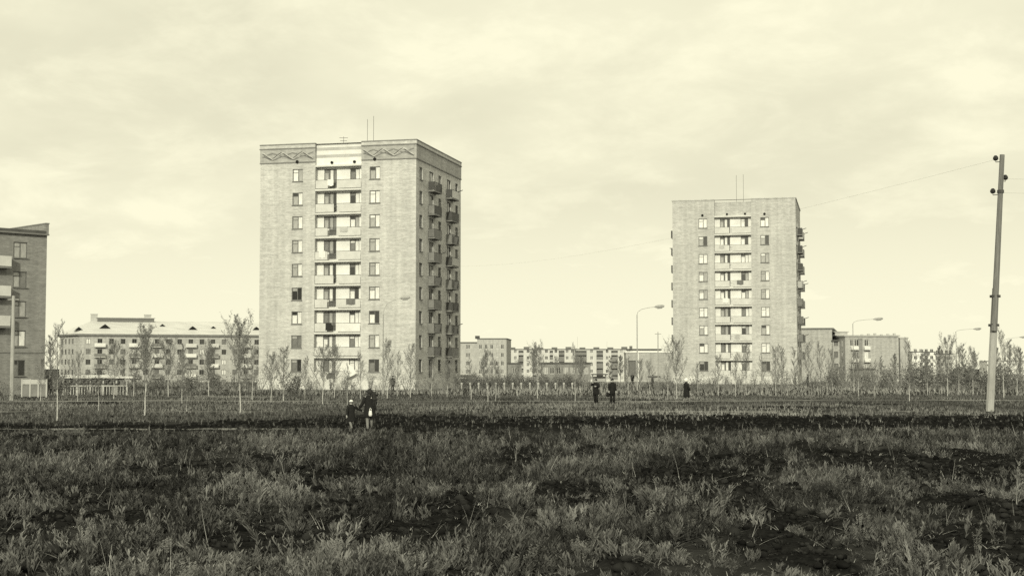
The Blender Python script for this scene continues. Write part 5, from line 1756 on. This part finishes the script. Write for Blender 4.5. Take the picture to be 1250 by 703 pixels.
def tuft_seed(n, h, seed):
    """Thin stems with a clustered seed head in the upper third."""
    r = random.Random(seed); V = []; F = []
    for s in range(n):
        an = r.uniform(0, 6.28); ln = r.uniform(.05, .5); hh = h * r.uniform(.6, 1.1); ax, ay = math.cos(an) * ln, math.sin(an) * ln
        n0 = len(V); w = .004
        V += [(-w, 0, 0), (w, 0, 0), (ax * hh, ay * hh, hh)]; F.append((n0, n0 + 1, n0 + 2))
        for i in range(9):
            z = hh * (.6 + .42 * i / 8); c = (ax * z + r.gauss(0, .012), ay * z + r.gauss(0, .012), z); k = .016 * r.uniform(.6, 1.4)
            n0 = len(V)
            V += [(c[0] - k, c[1], c[2]), (c[0] + k * r.uniform(-.3, .5), c[1] + k, c[2] + k), (c[0] + k, c[1] - k * .3, c[2] + k * .5)]; F.append((n0, n0 + 1, n0 + 2))
    return np.array(V), np.array(F)


WEEDS = [tuft_stalk(4, .22, .075, 1, 11, .2), tuft_stalk(3, .30, .07, 2, 13, .19), tuft_stalk(5, .16, .075, 3, 9, .24), tuft_stalk(4, .19, .06, 4, 10, .22), tuft_stalk(2, .36, .075, 7, 15, .18),
         tuft_blades(10, .16, 1.6, .018, 5, 3, .9), tuft_rosette(11, .16, 9), tuft_rosette(9, .12, 10), tuft_rosette(13, .10, 19), tuft_stalk(6, .14, .08, 20, 8, .22), tuft_seed(4, .30, 16)]
xs, ys = field_points(14.5, 33, 66)
cl = fbm(xs / 1.6, ys / 3.0, 301, 3)
keep = nrg.random(len(xs)) < (1 - soil_mask(xs, ys)) ** 1.5 * (.35 + .65 * sstep(.32, .52, cl)) * (.15 + .85 * sstep(.32, .50, fbm(xs / .42, ys / .7, 351, 2)))
xs, ys, cl = xs[keep], ys[keep], cl[keep]
sc = np.clip(nrg.lognormal(-.18, .30, len(xs)), .35, 1.35) * (.5 + .85 * cl)
sh = np.clip(.36 + 1.3 * (fbm(xs / 1.4, ys / 2.6, 311, 3) - .5) + nrg.normal(0, .22, len(xs)), .02, 1)
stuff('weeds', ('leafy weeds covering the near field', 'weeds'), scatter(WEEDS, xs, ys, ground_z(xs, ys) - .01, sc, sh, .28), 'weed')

WEEDM = [tuft_stalk(4, .26, .10, 11, 9, .18), tuft_stalk(5, .19, .11, 12, 7, .18), tuft_stalk(2, .40, .10, 15, 10, .18), tuft_blades(8, .22, 1.2, .024, 14), tuft_rosette(8, .20, 17), tuft_seed(4, .42, 18)]
xs, ys = field_points(33, 59, 30)
cl = fbm(xs / 2.2, ys / 4.5, 301, 3)
keep = nrg.random(len(xs)) < (1 - .99 * soil_mask(xs, ys)) ** 1.3 * (1 - path_mask(xs, ys)) * (.30 + .70 * sstep(.34, .54, cl)) * (.12 + .88 * sstep(.34, .52, fbm(xs / .7, ys / 1.1, 352, 2)))
xs, ys, cl = xs[keep], ys[keep], cl[keep]
sc = nrg.uniform(.6, 1.2, len(xs)) * (.55 + .75 * cl) * (1 - .5 * sstep(49, 56, ys))
sh = np.clip(.36 + 1.3 * (fbm(xs / 2, ys / 4, 311, 3) - .5) + nrg.normal(0, .22, len(xs)), .02, 1)
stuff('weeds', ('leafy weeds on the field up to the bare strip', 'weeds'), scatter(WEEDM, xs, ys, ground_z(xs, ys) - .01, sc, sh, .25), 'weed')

# tall dry stems, bent, scattered
DRY = [tuft_blades(3, .6, .35, .010, 21, 4, .7), tuft_blades(2, .75, .6, .010, 22, 4, .9), tuft_blades(4, .22, 3.2, .013, 23, 4, .6), tuft_blades(3, .15, 5.0, .015, 24, 4, .4)]
xs, ys = field_points(14.5, 57, 0.35)
sh = nrg.uniform(.15, .7, len(xs)); sc = nrg.uniform(.5, 1.0, len(xs))
stuff('dry_stems', ('dry bent stems standing out of the weeds', 'stems'), scatter(DRY, xs, ys, ground_z(xs, ys) - .01, sc, sh, .3), 'dry_grass')

# flattened litter: short dead blades and roots lying on the soil
LIT = [tuft_blades(3, .05, 4.5, .010, 51, 3, .3), tuft_blades(2, .04, 8.0, .009, 52, 3, .2), tuft_blades(4, .06, 3.0, .012, 53, 3, .5)]
xs, ys = field_points(14.5, 42, 5)
stuff('plant_litter', ('dead blades and roots lying on the dug soil', 'litter'), scatter(LIT, xs, ys, ground_z(xs, ys) + .005, nrg.uniform(.5, 1.3, len(xs)), nrg.uniform(.0, .75, len(xs)), .1), 'dry_grass')

# dry meadow beyond the bare strip, up to the tower feet
MEADOW = [tuft_blades(6, .36, .6, .022, 31, 2), tuft_blades(5, .48, .45, .02, 32, 2), tuft_blades(7, .26, .9, .025, 33, 2)]
xs, ys = field_points(57, 128, 8.0)
keep = nrg.random(len(xs)) < (1 - .93 * soil_mask(xs, ys)) * (1 - .9 * path_mask(xs, ys)) * sstep(.22, .5, fbm(xs / 4, ys / 9, 321, 3) + .05)
xs, ys = xs[keep], ys[keep]
sc = nrg.uniform(.4, 1.0, len(xs)) * .62
sh = np.clip(.11 + 1.5 * (fbm(xs / 5, ys / 12, 331, 4) - .45) + nrg.normal(0, .14, len(xs)), .02, 1)
stuff('meadow_grass', ('dry grass behind the bare soil strip', 'grass'), scatter(MEADOW, xs, ys, ground_z(xs, ys) - .01, sc, sh), 'dry_grass')
MEAD2 = [tuft_blades(6, .7, .45, .04, 41, 2), tuft_blades(5, .9, .4, .035, 42, 2), tuft_blades(7, .5, .7, .045, 43, 2)]
xs, ys = field_points(128, 242, 1.3)
sc = nrg.uniform(.4, .95, len(xs)) * .75
sh = np.clip(.40 + 1.2 * (fbm(xs / 8, ys / 20, 341, 3) - .45) + nrg.normal(0, .15, len(xs)), .02, 1)
stuff('meadow_grass', ('tall dry grass around the tower feet', 'grass'), scatter(MEAD2, xs, ys, ground_z(xs, ys) - .02, sc, sh), 'dry_grass')

# earth clods on the bare patches
def clod_proto(seed):
    r = random.Random(seed)
    t = (1 + 5 ** .5) / 2
    v = [(-1, t, 0), (1, t, 0), (-1, -t, 0), (1, -t, 0), (0, -1, t), (0, 1, t), (0, -1, -t), (0, 1, -t), (t, 0, -1), (t, 0, 1), (-t, 0, -1), (-t, 0, 1)]
    f = [(0, 11, 5), (0, 5, 1), (0, 1, 7), (0, 7, 10), (0, 10, 11), (1, 5, 9), (5, 11, 4), (11, 10, 2), (10, 7, 6), (7, 1, 8), (3, 9, 4), (3, 4, 2), (3, 2, 6), (3, 6, 8), (3, 8, 9), (4, 9, 5), (2, 4, 11), (6, 2, 10), (8, 6, 7), (9, 8, 1)]
    return np.array([[c / 1.9 * r.uniform(.7, 1.3) for c in p] for p in v]) * np.array([1, 1, .75]), np.array(f)


CL = [clod_proto(i) for i in range(5)]
xs, ys = field_points(14.5, 38, 70)
x2, y2 = field_points(38, 80, 9)
xs, ys = np.concatenate([xs, x2]), np.concatenate([ys, y2])
keep = nrg.random(len(xs)) < np.clip(soil_mask(xs, ys) + .06, 0, 1)
xs, ys = xs[keep], ys[keep]
sc = np.clip(nrg.gamma(1.3, .018, len(xs)) * (1 + .5 * (ys > 38)), .010, .11)
stuff('earth_clods', ('dark earth clods on the bare patches', 'clods'), scatter(CL, xs, ys, ground_z(xs, ys) + sc * .25, sc, nrg.uniform(0, 1, len(xs)), 0), 'clod')
